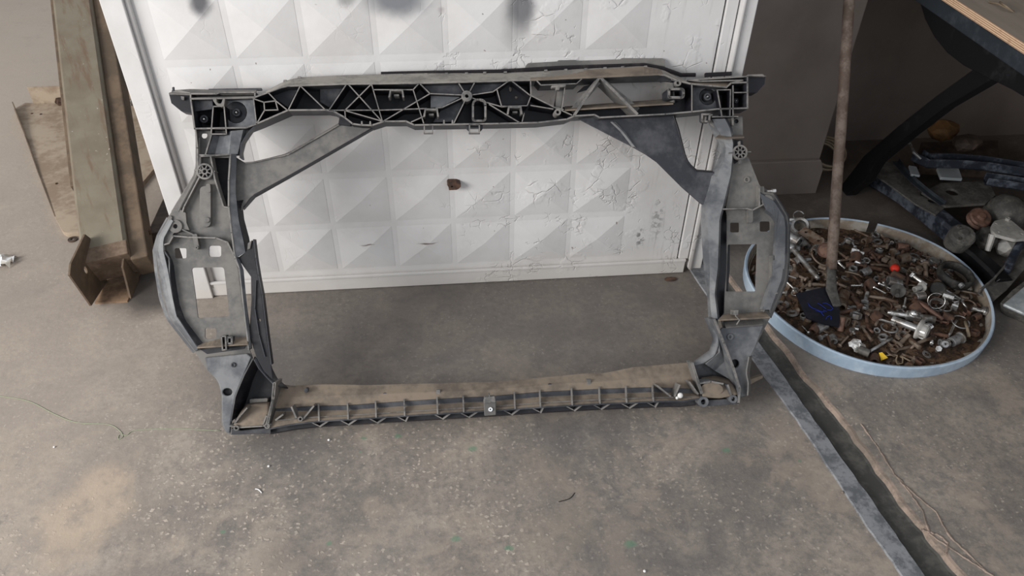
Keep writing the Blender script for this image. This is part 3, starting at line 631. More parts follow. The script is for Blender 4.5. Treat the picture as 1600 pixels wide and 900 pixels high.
def spoked(name, px, py, w0, r, back='black', rays=False, holes=8):
    root = None; mb = MB(); u, v = UV(px, py, w0); s = .00155; M = Matrix.Translation((u, v, 0))
    mb.lathe([(r*s, w0-.012), (r*s, w0), (r*s*.78, w0), (r*s*.78, w0-.012)], 28, M, 0, closed=True)
    mb.lathe([(r*s*.40, w0-.012), (r*s*.40, w0), (r*s*.22, w0), (r*s*.22, w0-.012)], 16, M, 0, closed=True)
    for k in range(holes):
        a = 2*math.pi*k/holes+.39; c, d = math.cos(a), math.sin(a); wall_seg(mb, (u+c*r*s*.38, v+d*r*s*.38), (u+c*r*s*.82, v+d*r*s*.82), w0, w0-.012, .0021)
    if rays:
        for k in range(4):
            a = math.pi*k/2; c, d = math.cos(a), math.sin(a); wall_seg(mb, (u+c*r*s*.98, v+d*r*s*.98), (u+c*r*s*1.45, v+d*r*s*1.45), w0, w0-.012, .002)
    o = mb.build(name, ['edge', 'edge'], car)
    mb = MB(); slab_geo([(u+x, v+y) for x, y in circ(0, 0, r*s*.98, 20)], [], lw(w0-.011), lw(w0-.014), mb); mb.build('wheel_back', back, o)
spoked('spoked_wheel_insert', *E(350, 265), -.002, 11.5)
rib_parts('panel_rib', [[E(395, 265), E(410, 265)], [E(290, 258), E(308, 260)]], -.004, -.03, .003, 'grey')
loft('panel_shelf', [([Fc(250, 397), Fc(380, 388), Fc(505, 380)], .006), ([Fc(262, 380), Fc(380, 350), Fc(500, 345)], -.02)], 'tan', n=12)
slab('shelf_shadow_recess', [Fc(262, 402), Fc(495, 385), Fc(488, 402), Fc(300, 428)], -.0185, -.0195, 'black')  # thin black sheet painting the shade in the slot under the shelf
ringwall('shelf_clip', [Fc(372, 340), Fc(392, 338), Fc(396, 405), Fc(378, 408)], .010, -.01, .003)
ringwall('shelf_clip', [Fc(402, 345), Fc(424, 345), Fc(424, 375), Fc(402, 375)], .008, -.01, .004)
slab('gusset_plug', circ(*Fc(403, 619), 9, 16), -.026, -.03, 'black')
slab('gusset_plug', circ(*Hc(411, 583), 8, 16), -.030, -.034, 'black')
slab('gusset', [Fc(290, 446), Fc(500, 426), Fc(522, 444), Fc(490, 520), Fc(442, 636), Fc(420, 760), Fc(414, 826), Fc(396, 822), Fc(376, 780, 20), Fc(374, 630, 30), Fc(354, 560, 30), Fc(302, 510)], -.012, -.019, 'blue', [circ(*Fc(403, 619), 7.6, 18, 6)], bevel=.002, wh=-.012)
mb = MB(); boss(mb, *Fc(432, 483), -.009, -.02, 3.6, 1.5); mb.build('screw_boss', 'charcoal', car, bevel=.0008)
# left lower corner pocket
loft('corner_wall', [([Fc(530, 452), Fc(488, 530), Fc(442, 638), Fc(420, 765)], -.012), ([Fc(575, 470), Fc(535, 560), Fc(510, 650), Fc(470, 730)], -.075)], 'black', n=12)
slab('corner_back', [Fc(540, 440), Fc(620, 560), Fc(640, 590), Fc(620, 720), Fc(500, 780), Fc(440, 760), Fc(450, 640)], -.066, -.070, 'black', bevel=0)
loft('corner_sweep', [([Fc(535, 455), Fc(560, 500), Fc(600, 545), Fc(640, 585)], -.010), ([Fc(600, 400), Fc(625, 500), Fc(650, 550), Fc(707, 600)], -.055)], 'charcoal', n=14, smooth=True)
slab('corner_pad', [Fc(515, 655, 5), Fc(605, 650, 5), Fc(600, 690), Fc(515, 690)], -.050, -.064, 'grey')
loft('corner_tray', [([Fc(430, 795), Fc(520, 790), Fc(615, 780)], -.001), ([Fc(470, 720), Fc(530, 690), Fc(612, 690)], -.03), ([Fc(500, 680), Fc(540, 675), Fc(615, 670)], -.045)], 'tan', n=12, smooth=True)
rib_parts('corner_rib', [[Fc(440, 775), Fc(470, 735), Fc(500, 700)], [Fc(582, 780), Fc(598, 740)], [Fc(415, 790), Fc(430, 790), Fc(470, 797), Fc(580, 790), Fc(620, 782)]], .002, -.03, .003, 'grey'); rib_parts('corner_rib', [[Fc(640, 575), Fc(634, 640), Fc(612, 740), Fc(602, 790)]], .004, -.06, .0055, 'grey')
bosses('screw_boss', 'grey', (*Fc(447, 800), .004, -.04, 4.2, 2), (*Fc(602, 790), .006, -.03, 4.2, 2), (*I(470, 345), .004, -.03, 3.6, 1.8))
slab('corner_base', [Fc(422, 800), Fc(470, 812), Fc(600, 800), Fc(620, 792), Fc(620, 828), Fc(470, 832), Fc(420, 834)], -.008, -.05, 'charcoal')

# --- braces
slab('diagonal_brace', [E(500, 150), E(560, 190, 20), E(600, 214, 20), E(640, 213), E(740, 190, 30), (449.7, 242), (530, 195), (545, 191), (584, 199), (456, 272.5), (391, 308, 14), (381, 324, 8), (377, 330), E(500, 480)], -.030, -.036, 'grey', bevel=.002)
loft('brace_lip', [([(584, 199), (456, 272.5), (391, 308), (380.5, 324)], -.030), ([(586, 201), (457, 275.5), (392, 312), (381, 328)], -.052)], 'black', n=10)
loft('brace_top_lip', [([E(600, 214), E(640, 213), E(740, 190), (449.7, 242), (530, 195)], -.026), ([E(600, 212), E(640, 210), E(740, 187), (449, 240), (529, 193)], -.046)], 'edge', n=14, solid=.002)
slab('brace_foot', [B(160, 545), B(205, 550), B(260, 600), B(250, 618), B(150, 605)], -.02, -.03, 'black')
slab('diagonal_brace', [C(618, 540), C(790, 530), C(830, 553), C(1435, 528), Lc(905, 0), Lc(925, 60), Lc(958, 190, 20), Lc(1010, 262, 30), Lc(1090, 266), Lc(1130, 300), Lc(1110, 400), Lc(1040, 418), Lc(950, 340), Lc(830, 220), Lc(780, 185, 10), Lc(700, 140)], -.026, -.032, 'charcoal', bevel=.002)
loft('brace_lip', [([Lc(903, -5), Lc(925, 60), Lc(958, 190), Lc(975, 228), Lc(1010, 262), Lc(1090, 268)], -.024), ([Lc(909, -5), Lc(931, 60), Lc(964, 190), Lc(980, 224), Lc(1014, 256), Lc(1090, 262)], -.05)], 'black', n=20, solid=.002)
loft('brace_stiffener', [([C(920, 585), C(1000, 660), C(1100, 790)], -.025), ([C(935, 582), C(1018, 660), C(1120, 790)], -.020), ([C(960, 585), C(1040, 670), C(1130, 800)], -.025)], 'blue', n=8, solid=.002)

# --- right side
loft('inner_column', [([D(570, 560), D(572, 600), D(620, 715), G(312, 105), G(315, 160), G(265, 280), G(240, 300), G(192, 490), G(186, 600), G(205, 900), Hc(262, 200), Hc(268, 330)], -.034),
                      ([D(600, 560), D(640, 640), D(680, 700), G(345, 110), G(345, 180), G(300, 280), G(270, 400), G(225, 500), G(225, 600), G(245, 900), Hc(275, 200), Hc(285, 330)], -.012),
                      ([D(700, 560), D(740, 640), D(750, 690), G(388, 90), G(382, 200), G(372, 300), G(325, 490), G(300, 580), G(290, 900), Hc(298, 200), Hc(315, 345)], -.004),
                      ([D(720, 560), D(760, 640), D(770, 690), G(395, 90), G(388, 200), G(380, 300), G(335, 490), G(310, 580), G(300, 900), Hc(304, 200), Hc(325, 345)], -.020)], 'blue', n=40)
slab('neck_panel', [D(570, 530), D(800, 530), D(850, 540), D(855, 700), D(735, 700), D(600, 620), D(570, 590)], -.018, -.024, 'grey', [circ(*D(798, 578), 3.4, 14)], wh=-.018)
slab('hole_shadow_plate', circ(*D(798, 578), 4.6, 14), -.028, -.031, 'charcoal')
rib_parts('neck_rib', [[D(690, 560), D(760, 690)], [D(770, 550), D(770, 610)]], -.006, -.03, .003, 'grey')
loft('neck_ledge', [([D(620, 718), D(700, 722), D(862, 712)], .006), ([D(660, 690), D(740, 698), D(838, 696)], -.02)], 'tan', n=10)
Rmain = [G(388, 90), G(445, 90), G(470, 175), G(490, 190), G(562, 372), G(655, 425), G(738, 560, 20), G(746, 620), G(745, 900), Hc(700, 20), Hc(690, 130, 40), Hc(600, 335), Hc(522, 488, 20), Hc(495, 545, 20), Hc(482, 620), Hc(480, 750), Hc(440, 765), Hc(432, 700), Hc(400, 600), Hc(335, 345), Hc(352, 310), Hc(356, 200), G(350, 900), G(352, 560), G(345, 520), G(382, 300)]
slab('channel_floor', [G(335, 500), G(370, 500), G(370, 900), Hc(372, 200), Hc(360, 350), Hc(320, 345), Hc(300, 200), G(285, 900), G(295, 580)], -.052, -.056, 'black')
bigR = [G(357, 745, 8), G(546, 742, 8), Hc(522, 192, 6), Hc(362, 192, 6)]
Rh = [sq(G, 372, 605, 431, 667, 10), sq(G, 561, 597, 628, 662, 12), bigR, circ(*Hc(411, 583), 6.8, 18)]
slab('side_panel', Rmain, -.022, -.026, 'grey', Rh)
slab('slot_back', [G(390, 75), G(450, 75), G(470, 180), G(400, 230), G(385, 200)], -.020, -.0215, 'black')
spoked('spoked_wheel_insert', *G(437, 155), .002, 11.2, 'black', True)
loft('outer_flange', [([G(565, 375), G(660, 425), G(742, 560), G(752, 640), G(748, 900), Hc(704, 20), Hc(694, 130), Hc(604, 335)], -.042), ([G(560, 420), G(650, 470), G(712, 570), G(722, 640), G(716, 900), Hc(672, 20), Hc(660, 125), Hc(598, 290)], -.006), ([G(600, 520), G(655, 560), G(672, 600), G(664, 700), G(655, 900), Hc(618, 20), Hc(612, 125), Hc(560, 290)], -.002), ([G(590, 530), G(640, 570), G(660, 610), G(652, 700), G(643, 900), Hc(606, 20), Hc(598, 125), Hc(545, 290)], -.021)], 'blue', n=30)
rib_parts('panel_rib', [[G(325, 518), G(480, 515), G(515, 525), G(590, 485)], [G(635, 490), G(680, 575)], [G(560, 370), G(560, 495)], [Hc(617, 0), Hc(612, 145), Hc(640, 150), Hc(645, 0)], [Hc(565, 300), Hc(600, 210), Hc(640, 200)]], -.004, -.03, .003, 'grey')
slab('boss_plate', [G(560, 372), G(590, 372), G(592, 410), G(650, 412), G(660, 470), G(640, 520), G(590, 500), G(560, 500)], -.012, -.02, 'grey', [circ(*G(612, 466), 3.2, 12)], wh=-.012)
mb = MB(); boss(mb, *G(612, 466), -.006, -.02, 9.5, 3.4); mb.build('screw_boss', 'grey', car, bevel=.001)
mb = MB(); boss(mb, *G(480, 330), -.018, -.03, 5, 2.4); mb.build('screw_boss', 'grey', car, bevel=.001)
mb = MB(); Mx = Matrix.Translation((*UV(*G(612, 403)), -.004))@Matrix.Rotation(math.pi/2, 4, 'Y'); mb.lathe([(0, 0), (.0032, 0), (.0032, .012), (.0055, .012), (.0055, .02), (0, .02)], 10, Mx)
mb.build('bolt', 'steel', car)['label'] = 'bright bolt in the upper right corner'
slab('latch_tongue', [G(490, 515, 8), G(518, 512, 8), G(518, 600, 10), G(490, 610, 10)], -.006, -.02, 'grey', bevel=.002)
loft('panel_shelf', [([Hc(318, 348), Hc(440, 342), Hc(600, 332)], .008), ([Hc(345, 320), Hc(440, 312), Hc(570, 305)], -.02)], 'tan', n=12)
slab('shelf_shadow_recess', [Hc(350, 352), Hc(560, 345), Hc(552, 368), Hc(362, 385)], -.0205, -.0215, 'black')  # same black sheet as painted shade under the right shelf
loft('shelf_underside', [([Hc(362, 388), Hc(560, 372)], -.004), ([Hc(350, 360), Hc(560, 345)], -.021)], 'grey', n=6)
mb = MB(); mb.tube([Vector((*UV(*p), .008)) for p in (Hc(405, 292), Hc(408, 325), Hc(428, 345), Hc(412, 370))], .0018, 6); slab_geo(U([Hc(392, 292), Hc(420, 292), Hc(418, 318), Hc(394, 318)]), [], lw(.010), lw(-.01), mb); mb.build('shelf_hook', 'edge', car)
slab('gusset', [Hc(345, 388), Hc(565, 375), Hc(522, 488), Hc(495, 545, 20), Hc(482, 620), Hc(480, 750), Hc(440, 765), Hc(432, 700), Hc(400, 600), Hc(330, 400)], -.012, -.021, 'blue', [circ(*Hc(411, 583), 6.8, 18)], bevel=.002, wh=-.012)
bosses('screw_boss', 'blue', (*Hc(386, 438), -.008, -.02, 5, 2), (*Hc(241, 790), .004, -.03, 8, 4), (*Hc(402, 775), .004, -.03, 6.5, 3))
rib_parts('corner_rib', [[Hc(300, 345), Hc(350, 470), Hc(400, 600), Hc(436, 715), Hc(430, 790)]], .004, -.06, .0055, 'blue')
rib_parts('corner_rib', [[Hc(182, 580), Hc(232, 740)], [Hc(220, 690), Hc(280, 680), Hc(345, 692)], [Hc(372, 700), Hc(395, 770)]], .002, -.04, .004, 'blue')
loft('corner_sweep', [([Hc(268, 330), Hc(292, 450), Hc(272, 512), Hc(182, 575)], -.034), ([Hc(315, 345), Hc(322, 480), Hc(300, 540), Hc(240, 580), Hc(186, 590)], -.012)], 'blue', n=20, smooth=True)
loft('corner_web', [([Hc(320, 400), Hc(325, 520), Hc(250, 585)], -.014), ([Hc(340, 450), Hc(360, 560), Hc(300, 620)], -.04), ([Hc(390, 600), Hc(420, 690)], -.045)], 'blue', n=10)
slab('corner_back', [Hc(190, 590), Hc(300, 575), Hc(380, 620), Hc(425, 720), Hc(240, 730)], -.066, -.070, 'charcoal', bevel=0)
loft('corner_tray', [([Hc(235, 765), Hc(330, 770), Hc(425, 750)], -.001), ([Hc(225, 700), Hc(300, 690), Hc(400, 700)], -.02), ([Hc(230, 660), Hc(300, 650), Hc(370, 665)], -.05)], 'tan', n=12, smooth=True)
slab('round_pad', circ(*Hc(285, 722), 18, 20, 11), -.004, -.02, 'tan')
loft('outer_fin', [([Hc(485, 545), Hc(470, 630), Hc(482, 690), Hc(478, 755)], .012), ([Hc(500, 540), Hc(486, 630), Hc(492, 690), Hc(486, 755)], -.02)], 'grey', n=10)
slab('foot_tab', [Hc(485, 670), Hc(562, 645), Hc(562, 660), Hc(488, 698)], -.03, -.05, 'tan')
slab('corner_base', [Hc(205, 795), Hc(270, 780), Hc(430, 770), Hc(432, 800), Hc(300, 812), Hc(210, 812)], -.008, -.05, 'charcoal')

# --- lower beam
bt = [I(318, 140), I(420, 160), I(600, 150), I(840, 155), I(1600, 136), J(380, 170), J(530, 155), J(630, 155), J(800, 120), J(1110, 94)]
f1 = [I(330, 285), I(540, 270), I(740, 266), I(1060, 243), I(1400, 222), J(0, 278), J(290, 252), J(610, 236), J(900, 226), J(1130, 235)]
f2 = [(x, y+8) for x, y in f1]; f2[0] = I(330, 300); f2[-1] = J(1150, 262)
fe = [I(300, 396), I(440, 370), I(570, 355), I(1100, 322), I(1600, 292), J(290, 333), J(610, 315), J(970, 300), J(1070, 300), J(1160, 285)]
mid = [((a[0]+b[0])/2, (a[1]*.45+b[1]*.55)) for a, b in zip(bt, f1)]
loft('lower_beam_top', [(bt, -.062), (mid, -.040), (f1, -.032)], 'tan', n=50, solid=.004, smooth=False)
loft('lower_beam_rear', [(bt, -.062), ([(x, y+1) for x, y in bt], -.075)], 'tan', n=50)
loft('lower_beam_band', [(f1, -.032), (f2, -.030)], 'charcoal', n=50)
loft('lower_beam_ledge', [(f2, -.030), (fe, .0)], 'tan', n=50, solid=.003)
lo = [(x, y+7.5) for x, y in fe]
loft('lower_beam_lip', [([(x, y-.4) for x, y in fe], .001), ([(x, y+2) for x, y in fe], .001)], 'charcoal', n=50, solid=.0015)
loft('lower_beam_underside', [([(x, y+1) for x, y in fe], -.024), (lo, -.022), ([(x, y+9) for x, y in fe], -.045)], 'black', n=40, solid=.003)
def interp(L_, x):
    for a, b in zip(L_[:-1], L_[1:]):
        if a[0] <= x <= b[0]: return a[1]+(b[1]-a[1])*(x-a[0])/(b[0]-a[0])
    return L_[-1][1]
for x in [I(q, 0)[0] for q in (577, 742, 901, 1063, 1250, 1398)]+[J(q, 0)[0] for q in (155, 293, 466, 616, 761, 906)]:
    mb = MB(); y0 = interp(f1, x)-2; y1 = interp(fe, x)
    a = UV(x-1, y0, -.03); b = UV(x, y1, 0)
    V = [(a[0], a[1], -.034), (b[0], b[1]-.001, -.006), (b[0], b[1], .004), (b[0], b[1]+.010, .002), (a[0], a[1]+.003, -.028)]
    t = .0017; vv = [Vector((p[0]-t, p[1], p[2])) for p in V]+[Vector((p[0]+t, p[1], p[2])) for p in V]
    mb.add(vv, [(4, 3, 2, 1, 0), (5, 6, 7, 8, 9)]+[(k, (k+1) % 5, (k+1) % 5+5, k+5) for k in range(5)]); mb.build('ledge_rib', 'edge', car)
mb = MB(); loft('ledge_line', [([(x, (y*.45+interp(fe, x)*.55)) for x, y in f2], -.008), ([(x, (y*.45+interp(fe, x)*.55)+1.0) for x, y in f2], -.006)], 'edge', n=40, solid=.0012)
zz = MB(); X = 480
def fl_y(x): return interp(fe, x)
zig = [(516, 500, 512), (560, 545, 556), (606, 590, 602), (634, 631, 636), (700, 690, 697), (741, 728, 737), (800, 790, 797), (813, 820, 815), (848, 843, 848), (897, 893, 903), (951, 943, 958), (1000, 985, 998), (1024, 1020, 1030)]
for x0, dx in [(500, 13), (545, 13), (590, 13), (634, 4), (692, 12), (733, 13), (800, 12), (845, 4), (898, 11), (940, 13), (984, 13), (1024, 5)]:
    rib_parts('zigzag_rib', [[(x0+dx, fl_y(x0+dx)+1), (x0, fl_y(x0)+9)]], -.004, -.04, .0036, 'charcoal'); rib_parts('zigzag_rib', [[(x0-14, fl_y(x0-14)+1), (x0, fl_y(x0)+9)]], -.010, -.04, .0022, 'charcoal')
rib_parts('end_rib', [[I(320, 145), I(312, 240), I(278, 375)]], .004, -.06, .0055, 'grey'); rib_parts('end_rib', [[I(545, 272), I(485, 345)], [I(420, 278), I(445, 335)], [I(330, 350), I(370, 320)], [J(930, 220), J(1000, 275)], [J(1050, 215), J(1025, 275)], [J(1115, 95), J(1168, 260)], [J(1105, 200), J(1150, 262)]], .002, -.03, .0036, 'grey')
for x, y in (I(505, 180), I(950, 205), J(343, 215)):
    mb = MB(); slab_geo(U(circ(x, y, 3.2, 14, 3.5), -.044), [], lw(-.0385), lw(-.06), mb); mb.build('dimple', 'charcoal', car, smooth=False, bevel=.001)
for x, y in (I(1253, 195), J(555, 200)):
    mb = MB(); slab_geo(U([(x-3, y-5), (x+3, y-5), (x+3, y+5), (x-3, y+5)], -.040), [], lw(-.036), lw(-.05), mb); mb.build('pale_patch', 'edge', car)
slab('center_clip', [I(1510, 232), I(1582, 222), I(1582, 322), I(1516, 328)], .010, .004, 'grey', bevel=.002)
slab('center_clip', [I(1516, 222), I(1576, 215), I(1582, 250), I(1512, 258)], .014, -.01, 'edge', bevel=.002)
mb = MB(); boss(mb, *I(1550, 290), .013, .004, 3.2, 1.2); mb.build('clip_rivet', 'steel', car)
rib_parts('clip_rib', [[I(1545, 210), I(1545, 222)]], .012, -.02, .002, 'grey')
mb = MB(); u, v = UV(*J(1055, 272), .006)
mb.lathe([(0, 0), (.005, .001), (.007, .004), (.005, .007), (0, .008)], 10, Matrix.Translation((u, v, .0))); mb.lathe([(0, 0), (.003, .001), (.004, .003), (0, .005)], 8, Matrix.Translation((u-.008, v-.005, .002)))
mb.build('filler_lump', 'white', car, smooth=True)['label'] = 'small white lump stuck on the lower beam'
# ------------------------------------------------------------------ left: steel leg in its bracket
def frame_mat(p, xdir, ydir):
    x = Vector(xdir).normalized(); y = Vector(ydir); y = (y-x*y.dot(x)).normalized(); z = x.cross(y)
    return Matrix.Translation(p)@Matrix((x, y, z)).transposed().to_4x4()
def mbox(mb, M, a, b, mi=0):
    t = MB().box(a, b); mb.add([M@v for v in t.v], t.f, mi); return mb
def cam_pt(px, py, depth):
    c = Vector(((px-800)/F*depth, (450-py)/F*depth, -depth)); return M4@c
pb = cam_pt(163, 404, 2.08); pt = cam_pt(112, 0, 2.55)
d = (pt-pb).normalized(); tot = d*1.25
leg = empty('steel_support_leg', (pb.x, pb.y, 0), 'rusty grey-green square steel leg bolted into a rusty U bracket beside the white gate', 'metal post')
lo_ = Vector((pb.x, pb.y, 0))
side = Vector((1, .06, 0)); side = (side-d*side.dot(d)).normalized(); topn = side.cross(d)
Mp = frame_mat(pb-lo_, side, d)                          # x side, y along, z = face normal
wd = .060
mb = MB(); prof = [(-wd, -.0), (-wd+.010, .0), (wd-.010, .0), (wd, -.010), (wd, -.085), (wd-.012, -.095), (-wd+.012, -.095), (-wd, -.085)]
prof = [(-wd, -.008), (-wd+.008, 0), (wd-.008, 0), (wd, -.008), (wd, -.088), (wd-.008, -.096), (-wd+.008, -.096), (-wd, -.088)]
inn = [(x*.92, -.048+(z+.048)*.90) for x, z in prof]
V = []; n = 8
for yy in (0, 1.25):
    for L_ in (prof, inn): V += [Mp@Vector((x, yy, z)) for x, z in L_]
f = []
for k in range(n):
    k2 = (k+1) % n; f += [(k, k2, 2*n+k2, 2*n+k), (n+k, 3*n+k, 3*n+k2, n+k2), (k, n+k, n+k2, k2), (2*n+k, 2*n+k2, 3*n+k2, 3*n+k)]
obj('tube', V, f, 'post', leg)
mb = MB(); mbox(mb, Mp, (-wd-.001, -.001, -.097), (wd+.001, .045, .0015)); mb.build('end_band', 'endrust', leg, bevel=.002)['label'] = 'brown rusty end of the leg'
mb = MB(); mbox(mb, Mp, (wd-.001, -.01, -.105), (wd+.045, 1.25, -.02)); mb.build('side_channel', 'brownpanel', leg, bevel=.004)
mb = MB(); mbox(mb, Mp, (-wd-.016, .30, -.075), (-wd+.001, 1.25, -.03)); mb.build('side_lip', 'brownpanel', leg, bevel=.002)
# bracket
g0 = at_z(140, 478, .0); g1 = at_z(202, 470, .0)
bx0, bx1, by0 = g0.x+.012, g1.x-.002, (g0.y+g1.y)/2
mb = MB(); mb.box((bx0, by0, .0), (bx1, by0+.36, .005)); mb.build('bracket_base', 'rustfloor', leg).location = -lo_
def vplate(name, pts, x, th, mat, holes=()):
    mb = MB(); P = []
    for q in pts:
        p = at_x(q[0], q[1], x); P.append((p.y, max(p.z, .0)))
    Hs = []
    for h in holes: p = at_x(h[0], h[1], x); Hs.append([(p.y+.008*math.cos(a)*h[2], p.z+.013*math.sin(a)*h[2]) for a in [2*math.pi*k/12 for k in range(12)]])
    slab_geo(P, Hs, lambda y, z: Vector((x+th, y, z))-lo_, lambda y, z: Vector((x, y, z))-lo_, mb); return mb.build(name, mat, leg, bevel=.001)
ly = g0.y
vplate('bracket_cheek', [(140, 478), (106, 430), (108, 412), (130, 366), (138, 372), (150, 405), (165, 440), (186, 472)], bx0, .005, 'brownpanel', [(131, 422, .9)])
vplate('bracket_cheek', [(203, 470), (189, 417), (191, 400), (208, 352), (214, 334), (219, 352), (214, 440)], bx1, .006, 'brownpanel', [(205, 420, .8)])
mb = MB(); q = Vector((bx1+.006, at_x(206, 380, bx1).y+.05, .10))-lo_
mb.lathe([(0, 0), (.024, 0), (.024, .006), (.013, .006), (.013, .022), (.008, .022), (.008, .034), (0, .034)], 6, axis_mat(q, (1, 0, 0))); mb.build('pivot_bolt', 'rust', leg, bevel=.001)['label'] = 'rusty pivot bolt and nut'
# beige base sheet lying on the floor behind the leg
zz_ = .012
plate = empty('beige_base_plate', at_z(150, 250, 0), 'tapered beige sheet steel base lying on the floor behind the support leg', 'metal plate'); po = Vector(plate.location)
ring = [(22, 172), (40, 162), (60, 163), (262, 168), (262, 240), (212, 300), (205, 352), (150, 362), (125, 364, 20), (100, 366, 12), (86, 340), (60, 272), (40, 215)]
P = fillet([(*at_z(p[0], p[1], zz_)[:2], *( [p[2]*.002] if len(p) > 2 else [])) for p in ring])
mb = MB(); slab_geo(P, [[(at_z(150-60, 288, zz_).x+.006*math.cos(a), at_z(90, 288, zz_).y+.008*math.sin(a)) for a in [k*math.pi/4 for k in range(8)]]], lambda x, y: Vector((x, y, zz_+.004))-po, lambda x, y: Vector((x, y, zz_-.012))-po, mb); mb.build('sheet', 'beige', plate, bevel=.002)
lip = [at_z(*p, zz_) for p in ((24, 172), (40, 215), (60, 272), (86, 340), (98, 360))]
mb = MB(); 
for a, b, ha, hb_ in zip(lip[:-1], lip[1:], (.035, .016, .008, .004), (.016, .008, .004, .002)):
    o = [(a, 0), (b, 0), (b, hb_), (a, ha)]; v = [p+Vector((0, 0, h_))-po for p, h_ in o]+[p+Vector((.004, 0, h_))-po for p, h_ in o]
    mb.add(v, [(0, 1, 2, 3), (7, 6, 5, 4), (3, 2, 6, 7), (0, 3, 7, 4), (1, 5, 6, 2), (0, 4, 5, 1)])
mb.build('raised_lip', 'brownpanel', plate)
y_ = at_z(60, 163, zz_).y; xL = at_z(53, 163, zz_).x
mb = MB(); mb.box(Vector((xL, y_, zz_))-po, Vector((xL+1.05, y_+.005, zz_+.072))-po); mb.build('rear_flange', 'beige', plate, bevel=.001)
q = at_y(93, 158, y_)-po
mb = MB(); mb.lathe([(.018, 0), (.018, .006), (.012, .006), (.012, .028), (0, .028)], 6, axis_mat(q+Vector((0, .0, 0)), (.5, -1, 0))); mb.build('flange_bolt', 'rust', plate, bevel=.001)
for q in ((50, 178), (64, 179)):
    p = at_z(*q, zz_+.003)-po; mb = MB(); mb.lathe([(0, 0), (.005, 0), (.004, .003), (0, .003)], 8, Matrix.Translation(p)); mb.build('rivet', 'rust', plate)
q0 = at_x(186, 160, -1.18)-po
for k in range(2):
    a = at_y(184, 157+k*6, y_-.03)-po; b = at_y(206, 158+k*6, y_-.03)-po
    mb = MB(); mb.tube([a, b], .006, 8); mb.build('threaded_rod', 'greysteel', plate)
# dark channel behind gate edge + black block
c0 = at_z(228, 384, 0)
mb = MB(); slab_geo([(0, 0), (.42, .02), (.62, 1.05), (.10, 1.05), (.0, .35)], [], lambda x, y: Vector((x, y, .045+max(0, .0))), lambda x, y: Vector((x, y, 0)), mb)
o = mb.build('dark_floor_beam', 'darkrust', None, bevel=.003); o.location = (c0.x+.015, c0.y+.0, .0); tag(o, 'dark brown steel beam on the floor between the support leg and the gate edge', 'metal beam')
mb = MB(); c = at_z(190, 131, 0); slab_geo(fillet([(-.02, 0), (.16, -.03, .03), (.2, .3), (-.06, .3)]), [], lambda x, y: Vector((x, y, .55)), lambda x, y: Vector((x, y, 0)), mb)
mb.box((.0, -.035, .2), (.14, -.012, .35))
o = mb.build('black_machine_housing', 'blackpaint', None, bevel=.004); o.location = (c.x, c.y, 0); tag(o, 'black housing standing on the floor in the gap between the support leg and the gate', 'machine part')
# hub washer on floor near bracket
p = at_z(114, 375, .0); mb = MB(); mb.lathe([(.006, .0), (.014, .0), (.014, .004), (.006, .004)], 16, None, 0, closed=True); o = mb.build('dark_washer', 'darkrust', None, smooth=False); o.location = p; tag(o, 'dark round washer on the floor beside the bracket of the support leg', 'washer')
# crumpled clear wrapper at the far left
rr = random.Random(8); p = at_z(8, 411, 0); V = []; f = []
for i in range(6):
    for j in range(6): V.append(Vector(((i-2.5)*.011+rr.uniform(-.005, .005), (j-2.5)*.009+rr.uniform(-.005, .005), max(.001, .016+rr.uniform(-.014, .014)-abs(i-2.5)*.003))))
f = [(i*6+j, (i+1)*6+j, (i+1)*6+j+1, i*6+j+1) for i in range(5) for j in range(5)]
o = obj('crumpled_wrapper', V, f, 'foil', None, solid=.0005); o.location = p; tag(o, 'small shiny crumpled wrapper on the floor at the far left', 'wrapper')
# thread
def flatpath(name, pts, r, mat, label, cat, z=None, n=5, sub=6):
    P = [at_z(*p, r) for p in pts]; Q = []
    for k in range(len(P)-1):
        p0 = P[max(k-1, 0)]; p1 = P[k]; p2 = P[k+1]; p3 = P[min(k+2, len(P)-1)]
        for j in range(sub):
            t = j/sub; Q.append(.5*((2*p1)+(p2-p0)*t+(2*p0-5*p1+4*p2-p3)*t*t+(3*p1-p0-3*p2+p3)*t**3))
    Q.append(P[-1]); c = Q[0].copy(); c.z = 0
    mb = MB(); mb.tube([q-c for q in Q], r, n); o = mb.build(name, mat, None, smooth=True); o.location = c; return tag(o, label, cat)
flatpath('green_thread', [(-40, 616), (0, 619), (45, 627), (85, 647), (120, 660), (168, 663), (186, 672), (192, 682), (185, 686), (187, 679), (198, 680), (206, 674), (225, 671), (280, 670), (345, 673)], .0008, 'thread', 'thin pale green thread on the concrete reaching the lower left corner of the radiator panel', 'thread')
o = flatpath('wire_curl', [(399, 764), (404, 765), (409, 770)], .0014, 'white', 'tiny white bent wire on the floor near the left corner of the radiator panel', 'scrap')
flatpath('dark_wire', [(873, 784), (890, 779), (898, 770)], .0008, 'rubber', 'short curved dark wire lying on the open concrete in front', 'wire')
for k, (px, py, s, lab) in enumerate(((420, 729, .0028, 'tiny white pebble on the floor below the left corner of the radiator panel'), (514, 688, .003, 'small white pebble just in front of the lower beam, left half'), (1007, 893, .003, 'small white pebble at the bottom edge of the photo, right of centre'), (85, 699, .0025, 'tiny white chip on the open floor at the lower left below the thread'), (1315, 770, .003, 'small brown pebble against the steel edging of the floor joint'))):
    px = 1316 if k == 4 else px
    mb = MB(); mb.lathe([(0, 0), (s, s*.2), (s*1.1, s*.7), (s*.6, s*1.3), (0, s*1.4)], 7); o = mb.build('pebble', 'white' if k < 4 else 'crumble', None, smooth=True); o.location = at_z(px, py, 0); tag(o, lab, 'pebble')
